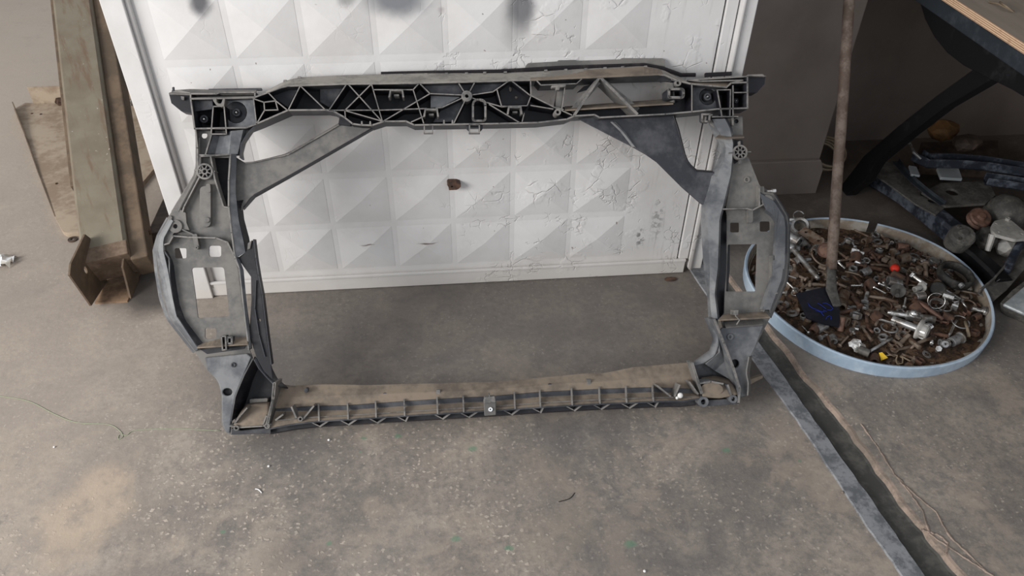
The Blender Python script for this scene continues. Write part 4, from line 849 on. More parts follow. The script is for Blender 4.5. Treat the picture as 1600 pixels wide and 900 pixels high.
mb = MB(); mb.lathe([(0, 0), (.012, .001), (.014, .003), (0, .004)], 9, Matrix.Diagonal((1.4, .7, 1, 1))); o = mb.build('rust_flake', 'rust', None); o.location = at_z(1048, 437, 0); tag(o, 'small rust flake on the floor below the right end of the gate bottom', 'scrap')
# ------------------------------------------------------------------ tub of scrap
TC = Vector((1.181, 1.583, 0)); TR = .331
tub = empty('tub_of_scrap', TC, 'shallow pale blue round plastic tub full of rusty bolts, its back rim split', 'tub')
mb = MB(); n = 96; V = []; f = []
def rimz(a):
    return .048
gap0, gap1 = math.radians(59), math.radians(63.5)
prof = [(TR-.004, 0), (TR+.001, .0), (TR+.004, .037), (TR+.001, .040), (TR-.005, .038), (TR-.012, .004)]
angs = [gap1+(2*math.pi-(gap1-gap0))*k/n for k in range(n+1)]
m = len(prof); _r = random.Random(2)
for k, a in enumerate(angs):
    wob = .003*math.sin(3*a+1)+.002*math.sin(5*a); e = 1
    for r, z in prof:
        zz2 = z if z < .01 else z+.004*math.sin(2*a+.5)
        V.append(Vector(((r+wob)*math.cos(a), (r+wob)*math.sin(a), zz2)))
for k in range(n):
    for j in range(m): f.append((k*m+j, (k+1)*m+j, (k+1)*m+(j+1) % m, k*m+(j+1) % m))
ix = [1 if j == 4 else 0 for k in range(n) for j in range(m)]+[0, 0]
f.append([j for j in range(m)][::-1]); f.append([n*m+j for j in range(m)])
obj('tub_rim', V, f, ['tub', 'tubin'], tub, bevel=.0008, idx=ix)
mb = MB(); mb.lathe([(0, .001), (TR-.01, .001), (TR-.011, .008), (0, .006)], 64); mb.build('tub_floor', 'tubin', tub)
# dirt bed: one uncountable heap of rust crumbs
_r = random.Random(11); V = []; f = []; NR, NA = 30, 90
def bed(x, y):
    r = math.hypot(x, y)/TR; s = .030*(1-r**4)-.004; s += .006*math.sin(9*x+2)*math.cos(11*y)-.012*max(0, (x*.6-y*.5)/TR-.45)
    return max(.009, s+.006)
for i in range(NR+1):
    for k in range(NA):
        r = (TR-.014)*i/NR; a = 2*math.pi*k/NA; x, y = r*math.cos(a), r*math.sin(a); V.append(Vector((x, y, bed(x, y)+_r.uniform(-.003, .0035))))
for i in range(NR):
    for k in range(NA): f.append((i*NA+k, (i+1)*NA+k, (i+1)*NA+(k+1) % NA, i*NA+(k+1) % NA))
o = len(V); 
for k in range(NA): V.append(Vector((V[NR*NA+k].x, V[NR*NA+k].y, .008)))
f += [(NR*NA+k, o+k, o+(k+1) % NA, NR*NA+(k+1) % NA) for k in range(NA)]
# crumbs and flakes
for k in range(2600):
    a = _r.uniform(0, 6.283); r = (TR-.03)*math.sqrt(_r.random()); x, y = r*math.cos(a), r*math.sin(a); s = _r.uniform(.0015, .005); z = bed(x, y)+_r.uniform(0, .003)
    ax = Matrix.Rotation(_r.uniform(0, 6.28), 3, Vector((_r.random(), _r.random(), _r.random())).normalized()); o = len(V)
    for q in ((-1, -.5, 0), (1, -.4, .1), (.6, .6, 0), (-.7, .5, .2), (0, 0, .6)): V.append(Vector((x, y, z))+ax@(Vector(q)*s))
    f += [(o, o+1, o+4), (o+1, o+2, o+4), (o+2, o+3, o+4), (o+3, o, o+4), (o, o+3, o+2, o+1)]
dirt = obj('rust_and_dirt', V, f, 'dirt'); dirt.location = TC; tag(dirt, 'bed of rust crumbs and dirt filling the pale blue tub', 'rust', None, 'stuff')

def ztop(x, y): return bed(x-TC.x, y-TC.y)
def tubpt(px, py, dz=.008):
    z = .03
    for _ in range(5): p = at_z(px, py, z); z = ztop(p.x, p.y)+dz
    return at_z(px, py, z)
# --- kinds of hardware (each a mesh along +X, centred)
def hexprof(mb, r, x0, x1, mi=0): mb.lathe([(0, x0), (r*.93, x0), (r, x0+.001), (r, x1-.001), (r*.9, x1), (0, x1)], 6, Matrix.Rotation(math.pi/2, 4, 'Y'), mi)
def cyl(mb, r, x0, x1, n=12, mi=0, ri=0):
    Mx = Matrix.Rotation(math.pi/2, 4, 'Y')
    if ri: mb.lathe([(ri, x0), (r, x0), (r, x1), (ri, x1)], n, Mx, mi, closed=True)
    else: mb.lathe([(0, x0), (r, x0), (r, x1), (0, x1)], n, Mx, mi)
def thread(mb, r, x0, x1, p=.0018, n=10):
    prof = [(0, x0)]; x = x0
    while x < x1: prof += [(r*.84, x), (r, x+p/2)]; x += p
    prof += [(r*.8, x1), (0, x1)]; mb.lathe(prof, n, Matrix.Rotation(math.pi/2, 4, 'Y'))
def make_bolt(name, ln, r, hr, ht, mat, flange=0):
    h_ = MB(); hexprof(h_, hr, -ln/2-ht, -ln/2)
    if flange: cyl(h_, flange, -ln/2-.001, -ln/2+.002, 18)
    o = h_.build(name, mat)
    s_ = MB(); cyl(s_, r*.97, -ln/2+(.002 if flange else 0), ln*.1); thread(s_, r, ln*.1, ln/2); s_.build('threaded_shank', mat, o); return o
def make_nut(mat, r=.009, h_=.008, ri=.005):
    mb = MB(); Mx = Matrix(); n = 6; V = []; prof = [(r, 0), (r, h_)]
    out = [(r*math.cos(math.pi*k/3), r*math.sin(math.pi*k/3)) for k in range(6)]
    slab_geo(out, [[(ri*math.cos(math.pi*k/8), ri*math.sin(math.pi*k/8)) for k in range(16)]], lambda x, y: Vector((x, y, h_/2)), lambda x, y: Vector((x, y, -h_/2)), mb)
    return mb.build('nut', mat, bevel=.0006)
def make_washer(mat, r=.012, ri=.006, h_=.0018):
    mb = MB(); mb.lathe([(ri, -h_/2), (r, -h_/2), (r, h_/2), (ri, h_/2)], 20, None, 0, closed=True); return mb.build('washer', mat)
def make_sleeve(mat, r=.010, ln=.022, ri=.006):
    mb = MB(); cyl(mb, r, -ln/2, ln/2, 18, 0, ri); return mb.build('sleeve', mat, bevel=.0006)
def make_screw(mat, ln=.03, r=.0022, hr=.005):
    mb = MB(); mb.lathe([(0, -ln/2-.003), (hr*.6, -ln/2-.0026), (hr, -ln/2), (0, -ln/2)], 12, Matrix.Rotation(math.pi/2, 4, 'Y')); o = mb.build('screw', mat); s_ = MB(); thread(s_, r, -ln/2, ln/2, .0016, 8); s_.build('threaded_shank', mat, o); return o
def make_clip(mat, w_=.02, h_=.012):
    mb = MB(); P = [(-w_/2, 0, h_*.5), (-w_/2, 0, 0), (-w_*.2, 0, 0), (0, 0, h_*.4), (w_*.2, 0, 0), (w_/2, 0, 0), (w_/2, 0, h_*.6)]
    V = []; 
    for p in P: V += [Vector((p[0], -.005, p[2])), Vector((p[0], .005, p[2]))]
    return obj('bent_clip', V, [(2*k, 2*k+2, 2*k+3, 2*k+1) for k in range(len(P)-1)], mat, solid=.0012)
def make_ringw(mat, r=.012, t=.0016):
    mb = MB(); mb.tube([(r*math.cos(a), r*math.sin(a), 0) for a in [5.9*k/24 for k in range(25)]], t, 6); return mb.build('wire_ring', mat, smooth=True)
def make_rod(mat, ln=.05, r=.003):
    mb = MB(); mb.tube([(-ln/2, 0, 0), (-ln*.1, .002, .001), (ln*.3, 0, .002), (ln/2, -.004, 0)], [r, r, r*.95, r*.8], 8); return mb.build('bent_rod', mat, smooth=True)
def make_cap(mat, r=.010, h_=.012):
    mb = MB(); mb.lathe([(r*1.25, 0), (r*1.25, .002), (r, .003), (r*.9, h_), (0, h_+.001)], 16); return mb.build('plug', mat, bevel=.0005)
def put(o, p, rot): o.location = p; o.rotation_euler = rot; return o
def dup(o):
    c = o.copy(); COL.objects.link(c)
    for ch in o.children: k = ch.copy(); COL.objects.link(k); k.parent = c; k.matrix_parent_inverse = ch.matrix_parent_inverse.copy()
    return c
# --- things one can single out in the tub
def hero(o, px, py, yaw, label, cat, pitch=0, roll=0, dz=.010):
    p = tubpt(px, py, dz); put(o, p, (roll, -pitch, yaw)); return tag(o, label, cat)
def yawpx(a, b):
    p = at_z(*a, .04); q = at_z(*b, .04); return math.atan2(q.y-p.y, q.x-p.x)
# large flange bolt
mb = MB(); Mx = Matrix.Rotation(math.pi/2, 4, 'Y')
mb.lathe([(0, .0), (.024, .0), (.024, .004), (.018, .010), (.0165, .020), (.014, .023), (0, .023)], 26, Mx); o = mb.build('flange_bolt', 'alu', bevel=.0006)
mb = MB(); cyl(mb, .0085, -.058, .001, 16); mb.build('shank', 'greysteel', o, smooth=False)
for k in range(10):
    mb = MB(); a = k*.628; 
    M_ = Matrix.Rotation(math.pi/2, 4, 'Y')@Matrix.Rotation(a, 4, 'Z')@Matrix.Translation((.0172, 0, .013)); t = MB().box((-.0008, -.0012, -.006), (.0012, .0012, .006)); mb.add([M_@v for v in t.v], t.f); mb.build('head_spline', 'steel', o)
o.scale = (1.15,)*3; hero(o, 1434, 514, yawpx((1400, 500), (1436, 517)), 'large dull silver bolt with a broad splined flange head, lower middle of the tub', 'bolt', .1, .5, .020)
# tie rod end like adjuster
mb = MB(); cyl(mb, .0075, -.055, -.018, 16); cyl(mb, .0055, -.062, -.055, 12); cyl(mb, .0085, -.018, -.016, 16); o = mb.build('threaded_adjuster', 'steel', bevel=.0006)
mb = MB(); mb.box((-.016, -.011, -.009), (.020, .011, .010)); mb.build('block', 'steel', o, bevel=.0025)
mb = MB(); thread(mb, .0105, .018, .056, .0022, 14); mb.build('thread', 'greysteel', o)
mb = MB(); mb.lathe([(0, .008), (.010, .008), (.011, .014), (.008, .019), (0, .022)], 14); mb.build('domed_nut', 'steel', o, smooth=True)
hero(o, 1425, 494, yawpx((1396, 490), (1452, 499)), 'shiny threaded adjuster with block and domed nut, just above the large flange bolt', 'bolt', 0, .2, .022)
# rubber ring
mb = MB(); mb.lathe([(.042, -.012), (.047, -.016), (.053, -.014), (.055, 0), (.052, .013), (.047, .015), (.044, .012), (.043, 0)], 48, None, 0, closed=True)
o = mb.build('rubber_ring', 'rubber', smooth=True); o.scale = (.92,)*3; p = at_z(1493, 430, .052); put(o, p, (.10, .10, 0)); tag(o, 'wide black rubber ring resting near the right rim of the tub', 'ring')
mb = MB(); mb.lathe([(.004, -.005), (.008, -.005), (.008, .005), (.004, .005)], 14, axis_mat(Vector((-.016, -.056, .010)), (.2, -1, 0)), 0, closed=True); mb.build('eyelet', 'greysteel', o, smooth=False)
mb = MB(); mb.lathe([(.0, -.016), (.020, -.016), (.022, .008), (.018, .012), (0, .012)], 18); o = mb.build('black_bush', 'rubber', bevel=.001); hero(o, 1465, 452, 0, 'black cylindrical rubber bush in front of the rubber ring', 'bush', .6, .5, .012)
mb = MB(); mb.lathe([(.019, -.006), (.021, -.006), (.021, .006), (.019, .006)], 36, None, 0, closed=True); o = mb.build('hose_clamp', 'greysteel'); 
mb = MB(); mb.box((.017, -.006, -.007), (.029, .006, .007)); mb.build('clamp_screw_housing', 'greysteel', o, bevel=.001)
hero(o, 1464, 477, 0, 'round steel hose clamp lying in front of the black rubber bush', 'clamp', .2, .35, .012)
mb = MB(); mb.tube([(.021*math.cos(a), .021*math.sin(a), 0) for a in [6.1*k/36 for k in range(37)]], .0011, 6); o = mb.build('thin_ring', 'steel', smooth=True); hero(o, 1463, 470, .3, 'thin bright wire ring standing over the hose clamp', 'ring', .9, .6, .026)
o = make_bolt('hex_bolt', .030, .0062, .0115, .009, 'steel', .014); hero(o, 1527, 484, yawpx((1536, 486), (1515, 482)), 'bright silver hex bolt with a washer face beside the right rim of the tub', 'bolt', .1, .2, .014)
o = make_bolt('hex_bolt', .024, .0040, .0085, .006, 'steel'); hero(o, 1465, 547, yawpx((1463, 552), (1468, 536)), 'silver hex bolt with its bright head facing the viewer, low in the tub', 'bolt', -.9, 0, .016)
o = make_bolt('hex_bolt', .030, .0032, .0060, .005, 'steel'); hero(o, 1337, 446, yawpx((1348, 446), (1323, 447)), 'slim silver bolt lying level just right of the pole of the scraper', 'bolt', 0, .3, .010)
mb = MB(); cyl(mb, .013, -.018, .018, 20, 0, .005); cyl(mb, .0155, .014, .018, 20, 0, .005); o = mb.build('steel_bush', 'greysteel', bevel=.0008); hero(o, 1494, 531, yawpx((1480, 536), (1500, 528)), 'thick grey steel bush lying low in the right part of the tub', 'bush', .1, 0, .018)
mb = MB(); mb.lathe([(.003, 0), (.010, 0), (.011, .004), (.009, .010), (.003, .010)], 18, None, 0, closed=True); o = mb.build('round_nut', 'greysteel', bevel=.0006); hero(o, 1475, 538, 0, 'round grey nut with a centre hole touching the thick steel bush', 'nut', .3, .7, .024)
mb = MB(); mb.lathe([(0, 0), (.010, .001), (.013, .008), (.010, .016), (0, .019)], 14); o = mb.build('red_cap', 'red', smooth=True); hero(o, 1397, 422, 0, 'small bright red plastic cap among the rusty scrap', 'cap', .2, .2, .016)
mb = MB(); mb.tube([(-.045, 0, 0), (-.02, .0, .002), (.02, .001, .001), (.045, 0, 0)], [.0055, .0065, .0062, .005], 10); o = mb.build('rusty_pin', 'copper', smooth=True); hero(o, 1450, 484, yawpx((1428, 468), (1476, 500)), 'long rust-red pin lying slantwise between the adjuster and the hose clamp', 'pin', 0, 0, .020)
mb = MB(); slab_geo([(-.009, -.008), (.008, -.009), (.004, .010), (-.003, .012)], [], lambda x, y: Vector((x, y, .002+x*.3)), lambda x, y: Vector((x, y, .0+x*.3)), mb); o = mb.build('yellow_clip', 'yellow'); hero(o, 1379, 557, .2, 'small yellow plastic clip by the front rim of the tub', 'clip', .3, .4, .010)
pts = [(1384, 556), (1394, 554), (1402, 556), (1400, 563), (1402, 569), (1410, 568), (1411, 560), (1406, 556), (1418, 562), (1426, 566)]
P = [tubpt(*p, .006) for p in pts]; mb = MB(); c = P[0].copy(); mb.tube([q-c for q in P], .0022, 7); o = mb.build('cable_bit', 'cable', smooth=True); o.location = c; tag(o, 'curly piece of beige cable beside the yellow clip', 'cable')
mb = MB(); cyl(mb, .0095, -.018, .003, 6); cyl(mb, .0055, .003, .018, 12); cyl(mb, .0105, -.007, -.004, 14); o = mb.build('hose_fitting', 'foil', bevel=.0006); hero(o, 1340, 394, yawpx((1326, 391), (1352, 397)), 'very bright silver hose fitting behind the slim bolt, upper middle of the tub', 'fitting', 0, 0, .016)
mb = MB(); mb.tube([(-.075, 0, .002), (-.06, 0, .002), (.06, 0, 0), (.072, .0, 0)], [.011, .0072, .0070, .0060], 12); mb.lathe([(0, -.004), (.013, 0), (.014, .006), (.009, .012), (0, .014)], 14, Matrix.Translation((-.078, 0, .0))); o = mb.build('ball_ended_rod', 'greysteel', smooth=True); hero(o, 1258, 412, yawpx((1237, 388), (1280, 437)), 'long grey rod with a ball end in the left part of the tub', 'rod', 0, 0, .022)
mb = MB(); slab_geo(fillet([(-.042, -.016, .006), (.034, -.014, .006), (.046, .004, .006), (.034, .018, .006), (-.042, .015, .006)]), [circ(-.024, .002, .0045, 10), circ(.026, .002, .0045, 10)], lambda x, y: Vector((x, y, .002)), lambda x, y: Vector((x, y, -.002)), mb); o = mb.build('bracket_plate', 'brownsteel', bevel=.0006); hero(o, 1268, 370, yawpx((1250, 358), (1285, 382)), 'flat brown bracket plate with two holes at the back left of the tub', 'bracket', 0, .45, .030)
mb = MB(); cyl(mb, .008, -.016, .016, 14); cyl(mb, .0095, .006, .010, 14); o = mb.build('steel_stub', 'steel', bevel=.0006); hero(o, 1241, 344, yawpx((1234, 343), (1250, 344)), 'bright short steel stub at the back left edge of the tub', 'pin', 0, 0, .034)
o = make_ringw('greysteel', .016, .0022); hero(o, 1248, 337, 0, 'grey wire ring behind the bright short stub', 'ring', .3, .5, .038)
mb = MB(); mb.lathe([(.018, -.010), (.026, -.012), (.030, 0), (.026, .012), (.018, .010)], 26, None, 0, closed=True); o = mb.build('bearing_ring', 'greysteel', bevel=.001); hero(o, 1250, 354, 0, 'grey bearing ring beside the brown bracket plate', 'ring', .4, .5, .030)
mb = MB(); cyl(mb, .015, -.02, .02, 20, 0, .011); cyl(mb, .019, .016, .021, 20, 0, .011); o = mb.build('flanged_sleeve', 'greysteel', bevel=.0008); hero(o, 1241, 374, yawpx((1234, 368), (1255, 380)), 'dull flanged sleeve above the ball end of the long grey rod', 'sleeve', 0, 0, .030)
mb = MB(); mb.lathe([(.0, -.006), (.021, -.006), (.024, .001), (.018, .006), (.006, .007), (0, .007)], 22); o = mb.build('rusty_disc', 'copper', bevel=.001); hero(o, 1290, 391, 0, 'round rusty disc just left of the scraper pole', 'disc', .5, .5, .030)
mb = MB(); mb.tube([(.026*math.cos(a), .026*math.sin(a)*1.3, 0) for a in [1.6+3.6*k/20 for k in range(21)]], .0028, 7); o = mb.build('bent_hoop', 'brownsteel', smooth=True); hero(o, 1283, 400, .2, 'curved brown steel hoop around the rusty disc', 'hoop', 0, .3, .028)
mb = MB(); mb.lathe([(.004, -.003), (.020, -.003), (.021, 0), (.020, .003), (.004, .003)], 28, None, 0, closed=True); mb.lathe([(0, 0), (.006, 0), (.006, .03), (.0, .03)], 10, axis_mat((0, 0, .001), (-.4, -.5, .5))); o = mb.build('disc_on_pin', 'greycast', bevel=.0006); hero(o, 1403, 454, 0, 'grey disc pushed on a rusty pin, centre of the tub', 'washer', .25, .5, .018)
mb = MB(); mb.lathe([(0, -.002), (.014, -.002), (.014, .002), (0, .003)], 24, Mx); cyl(mb, .0055, .0, .03, 12); cyl(mb, .008, .01, .03, 12); o = mb.build('stepped_pin', 'alu', bevel=.0005); hero(o, 1441, 448, yawpx((1447, 447), (1430, 453)), 'stepped pin with a pale round flange, left of the black rubber bush', 'pin', .0, 0, .018)
for k, (a, b) in enumerate((((1366, 449), (1383, 458)), ((1374, 443), (1391, 451)), ((1380, 441), (1388, 454)))):
    mb = MB(); mb.tube([(-.018, 0, 0), (.018, 0, 0)], .0024, 8); mb.lathe([(0, 0), (.0042, .0), (.0042, .003), (0, .003)], 8, Matrix.Translation((-.018, 0, 0))@Mx); o = mb.build('slim_pin', 'steel'); hero(o, (a[0]+b[0])/2, (a[1]+b[1])/2, yawpx(a, b), 'slim bright pin in the loose bundle left of the disc on a pin', 'pin', 0, 0, .014+.003*k); o['group'] = 'slim pins in a loose bundle'
rr = random.Random(21); V = []; 
for i in range(5):
    for j in range(5): V.append(Vector(((i-2)*.009+rr.uniform(-.003, .003), (j-2)*.008+rr.uniform(-.003, .003), rr.uniform(0, .012))))
o = obj('crumpled_foil', V, [(i*5+j, (i+1)*5+j, (i+1)*5+j+1, i*5+j+1) for i in range(4) for j in range(4)], 'foil', solid=.0006); hero(o, 1337, 541, .3, 'crumpled piece of bright foil against the front left rim of the tub', 'foil', .1, .2, .012)
mb = MB(); cyl(mb, .011, -.014, .014, 16, 0, .008); o = mb.build('grey_spacer', 'greycast', bevel=.0008); hero(o, 1350, 549, yawpx((1342, 545), (1358, 552)), 'short grey spacer tube touching the crumpled foil', 'sleeve', 0, 0, .014)
mb = MB(); cyl(mb, .008, -.02, .018, 14, 0, .006); o = mb.build('copper_tube', 'copper', bevel=.0006); hero(o, 1315, 506, yawpx((1315, 515), (1315, 497)), 'rust-red tube standing at the lower right corner of the dark scraper blade', 'tube', .9, 0, .020)
mb = MB(); mb.tube([(0, 0, 0), (.01, .004, .002), (.018, -.002, .003)], .0045, 8); mb.tube([(0, 0, 0), (-.004, -.014, .004)], .003, 8); mb.lathe([(0, 0), (.008, 0), (.008, .006), (0, .006)], 12); o = mb.build('three_legged_fitting', 'steel', smooth=False); hero(o, 1331, 517, .2, 'bright forked fitting just right of the dark scraper blade', 'fitting', 0, 0, .020)
mb = MB(); mb.tube([(-.03, 0, 0), (0, .001, 0), (.03, 0, 0)], .004, 8); o = mb.build('straight_pin', 'cable', smooth=True); hero(o, 1511, 514, yawpx((1507, 495), (1515, 527)), 'pale brown straight pin standing near the right rim below the silver hex bolt', 'pin', 0, 0, .016)
o = make_ringw('greysteel', .022, .0018); hero(o, 1501, 503, .5, 'loose grey wire ring in the right part of the tub', 'ring', .1, .1, .016)
o = make_ringw('steel', .009, .0022); hero(o, 1507, 476, 2.0, 'small bright open ring left of the silver hex bolt', 'ring', .5, .6, .018)
mb = MB(); mb.tube([(-.03, 0, 0), (0, .001, 0), (.03, .001, 0)], [.0032, .0036, .003], 8); o = mb.build('brown_strip', 'brownsteel', smooth=True); hero(o, 1518, 458, yawpx((1495, 453), (1545, 464)), 'brown rod lying below the black rubber ring', 'rod', 0, 0, .010)
# --- the rest of the scrap: small hardware that nothing tells apart
_r = random.Random(77)
protos = {}
for mname in ('rust', 'brownsteel', 'greysteel', 'steel', 'copper'):
    protos[('bolt', mname)] = lambda m_=mname: make_bolt('rusty_bolt' if m_ != 'steel' else 'small_bolt', .026, .0038, .0075, .005, m_)
    protos[('nut', mname)] = lambda m_=mname: make_nut(m_)
    protos[('washer', mname)] = lambda m_=mname: make_washer(m_)
    protos[('sleeve', mname)] = lambda m_=mname: make_sleeve(m_)
    protos[('screw', mname)] = lambda m_=mname: make_screw(m_)
    protos[('clip', mname)] = lambda m_=mname: make_clip(m_)
    protos[('ring', mname)] = lambda m_=mname: make_ringw(m_)
    protos[('rod', mname)] = lambda m_=mname: make_rod(m_)
    protos[('cap', mname)] = lambda m_=mname: make_cap(m_)
made = {}
names = {'bolt': 'bolt', 'nut': 'nut', 'washer': 'washer', 'sleeve': 'sleeve', 'screw': 'screw', 'clip': 'clip', 'ring': 'ring', 'rod': 'rod', 'cap': 'plug'}
words = {'rust': 'small dark rusty', 'brownsteel': 'small browned', 'greysteel': 'small dull grey', 'steel': 'small bright silver', 'copper': 'small rust-red'}
heroes = [(o.location.x, o.location.y, o.location.z) for o in COL.objects if o.parent is None and o.get('category') and (Vector(o.location)-TC).length < .4 and o not in (tub, dirt)]
placed = []
tries = 0
while len(placed) < 285 and tries < 14000:
    tries += 1
    a = _r.uniform(0, 6.283); r = (TR-.035)*math.sqrt(_r.random()); x, y = TC.x+r*math.cos(a), TC.y+r*math.sin(a)
    lx, ly = (x-TC.x), (y-TC.y)
    if lx > .16 and ly < .02 and _r.random() < .6: continue      # bare strip of tub floor at the right
    if lx > -.08 and ly > .14 and _r.random() < .75: continue     # mostly crumbs at the back
    kind = _r.choices(['bolt', 'nut', 'washer', 'sleeve', 'screw', 'clip', 'ring', 'rod', 'cap'], [30, 16, 12, 14, 12, 8, 4, 16, 3])[0]
    mt = _r.choices(['rust', 'brownsteel', 'greysteel', 'steel', 'copper'], [18, 40, 22, 8, 8])[0]
    rad = {'bolt': .016, 'rod': .02, 'screw': .015, 'sleeve': .013, 'ring': .012}.get(kind, .011)
    if any((x-q[0])**2+(y-q[1])**2 < (rad*.62+q[2]*.62)**2 for q in placed) or any((x-h[0])**2+(y-h[1])**2 < (rad*.5+.014)**2 for h in heroes): continue
    key = (kind, mt)
    if key not in made: o = protos[key](); made[key] = o
    else: o = dup(made[key])
    sc_ = _r.uniform(.95, 1.75); z = ztop(x, y)
    lie = {'nut': .004, 'washer': .001, 'cap': 0, 'clip': .002, 'ring': .002}.get(kind, .005)
    tilt = _r.uniform(-.35, .35); put(o, (x, y, z+lie*sc_+abs(tilt)*.008), (tilt if kind in ('nut', 'washer', 'cap', 'clip', 'ring') else _r.uniform(0, 6), _r.uniform(-.25, .25), _r.uniform(0, 6.283))); o.scale = (sc_,)*3
    tag(o, f"{words[mt]} {names[kind]} lying loose among the scrap in the pale blue tub", names[kind], f"{words[mt]} {names[kind]}s in the tub of scrap")
    placed.append((x, y, rad))

# ------------------------------------------------------------------ scraper with a long rusty pipe handle
hb0 = Vector(at_z(1299, 420, .10)); ht = Vector(at_y(1327, 0, 2.0)); hd = (ht-hb0).normalized()
tY = (2.088-hb0.y)/hd.y; top = hb0+hd*tY
scr = empty('long_handled_scraper', (hb0.x, hb0.y, 0), 'long rusty pipe handled scraper with a dark blade, standing in the tub against the wall', 'scraper'); so = Vector(scr.location)
P = [hb0.lerp(top, k/14) for k in range(15)]; _r = random.Random(4)
mb = MB(); mb.tube([p-so+Vector((_r.uniform(-.0008, .0008), 0, 0)) for p in P], [.0142+.0006*_r.random() for _ in P], 16)
MT['pipe'] = dusty('rusty_brown_pipe', (.12, .083, .062), (.21, .16, .13), .5, .6, 26, .4)
mb.build('pipe_handle', 'pipe', scr, smooth=True)
c1 = at_z(1243, 459, .060); c2 = at_z(1290, 449, .072); c3 = at_z(1312, 486, .06); c4 = at_z(1311, 511, .052); c5 = at_z(1260, 497, .048)
# flattened neck
n0 = hb0; n1 = at_z(1299, 452, .080); n2 = at_z(1308, 478, .066)
sidev = Vector((1, 0, 0))
V = []; 
for p, wd_, th in ((n0+hd*.01, .0145, .0145), (n0.lerp(n1, .5), .0145, .010), (n1, .0165, .004), (n2, .012, .003)):
    for k in range(10):
        a = 2*math.pi*k/10; V.append(p-so+sidev*wd_*math.cos(a)+Vector((0, .6, .8))*th*math.sin(a)*(-1))
fs = [(i*10+k, i*10+(k+1) % 10, (i+1)*10+(k+1) % 10, (i+1)*10+k) for i in range(3) for k in range(10)]+[list(range(30, 40)), list(range(10))[::-1]]
obj('flattened_neck', V, fs, 'greycast', scr, smooth=True)
pl4 = [c1, c2, at_z(1298, 458, .071), c3, c4, at_z(1288, 507, .049), c5]
nrm = (c2-c1).cross(c4-c1).normalized(); nrm = nrm if nrm.z > 0 else -nrm
V = [p-so+nrm*.002 for p in pl4]+[p-so-nrm*.002 for p in pl4]; m = len(pl4)
ctr = sum(pl4, Vector())/m-so
V += [ctr+nrm*.001, ctr-nrm*.003]
ff = [(k, (k+1) % m, 2*m) for k in range(m)]+[((k+1) % m+m, k+m, 2*m+1) for k in range(m)]+[(k, k+m, (k+1) % m+m, (k+1) % m) for k in range(m)]
bl = obj('blade', V, ff, 'blade', scr)
# blue marker strokes on the blade
def onbl(px, py):
    r = Vector(ray(px, py)); c = Vector((0, 0, H)); q = ctr+so+nrm*.0035; t = (q-c).dot(nrm)/r.dot(nrm); return c+r*t-so
def bx(x, y): return onbl(1160+x/5.625, 440+y/5.625)
for st in ([(575, 185), (590, 215), (620, 235), (650, 245), (690, 262), (720, 268)], [(690, 262), (700, 285), (715, 300)], [(640, 255), (665, 258), (700, 275)],
           [(705, 190), (735, 188), (775, 212), (795, 238), (778, 252), (745, 248)], [(660, 190), (690, 205), (735, 240)],
           [(735, 330), (742, 312), (765, 300), (782, 308), (778, 330)], [(720, 268), (712, 250), (740, 262)]):
    mb = MB(); mb.tube([bx(*p) for p in st], .0007, 5); mb.build('marker_stroke', 'ink', scr, smooth=True)['label'] = 'blue handwritten stroke on the blade'

# ------------------------------------------------------------------ folding stand on the right with plywood board
TX = 1.36
def xz(px, py, x=TX): p = at_x(px, py, x); return (p.y, min(p.z, .728))
st_ = empty('black_folding_stand', at_x(1315, 296, TX)*1.0, 'black steel folding stand with crossed legs under the plywood board', 'stand'); st_.location.z = 0; to = Vector(st_.location)
def xplate(name, pts, x0, x1, mat, parent, org, bevel=.003, holes=()):
    mb = MB(); slab_geo(fillet(pts), holes, lambda y, z: Vector((x0, y, z))-org, lambda y, z: Vector((x1, y, z))-org, mb); return mb.build(name, mat, parent, bevel=bevel)
def ext(a, b, t): return (a[0]+(b[0]-a[0])*t, a[1]+(b[1]-a[1])*t)
a1 = xz(1318, 262); a2 = xz(1560, 92); b1 = xz(1330, 312); b2 = xz(1600, 112)
a1 = (a1[0], a1[1]); leg_pts = [xz(*p) for p in ((1308, 302), (1320, 282), (1349, 244), (1403, 197), (1462, 150), (1519, 109), (1585, 52), (1660, 0), (1700, 40), (1560, 118), (1475, 168), (1418, 212), (1368, 254), (1350, 284), (1322, 306))]
leg_pts = [(y, min(max(z, 0.0), .728)) for y, z in leg_pts]
xplate('crossed_leg', leg_pts, TX, TX+.035, 'blackpaint', st_, to)
arc = [xz(*p) for p in ((1448, -30), (1452, 0), (1461, 30), (1476, 58), (1496, 82), (1522, 102), (1545, 114), (1600, 140), (1660, 175), (1700, 150), (1640, 108), (1600, 84), (1560, 62), (1520, 36), (1480, 8), (1462, -30))]
slot = [xz(*p) for p in ((1514, 36), (1530, 45), (1572, 68), (1566, 78), (1545, 68), (1520, 50))]
xplate('curved_leg', [(*p,) for p in arc], TX-.03, TX+.0, 'blackpaint', st_, to, .003, [slot])
b_z = .735
e0 = at_z(1467, 0, b_z-.03); 
ex = at_z(1490, 0, .745).x; 
mb = MB(); mb.box(Vector((ex+.008, .9, b_z-.050))-to, Vector((ex+.045, 2.35, b_z-.006))-to); mb.build('top_frame_rail', 'frame', st_, bevel=.003)
mb = MB(); mb.box(Vector((ex+.045, 2.0, b_z-.045))-to, Vector((ex+.75, 2.04, b_z-.006))-to); mb.build('cross_rail', 'frame', st_, bevel=.003)
mb = MB(); mb.box(Vector((ex+.70, .9, b_z-.050))-to, Vector((ex+.74, 2.35, b_z-.006))-to); mb.build('top_frame_rail', 'frame', st_, bevel=.003)
xplate('crossed_leg', leg_pts, ex+.70, ex+.735, 'blackpaint', st_, to)
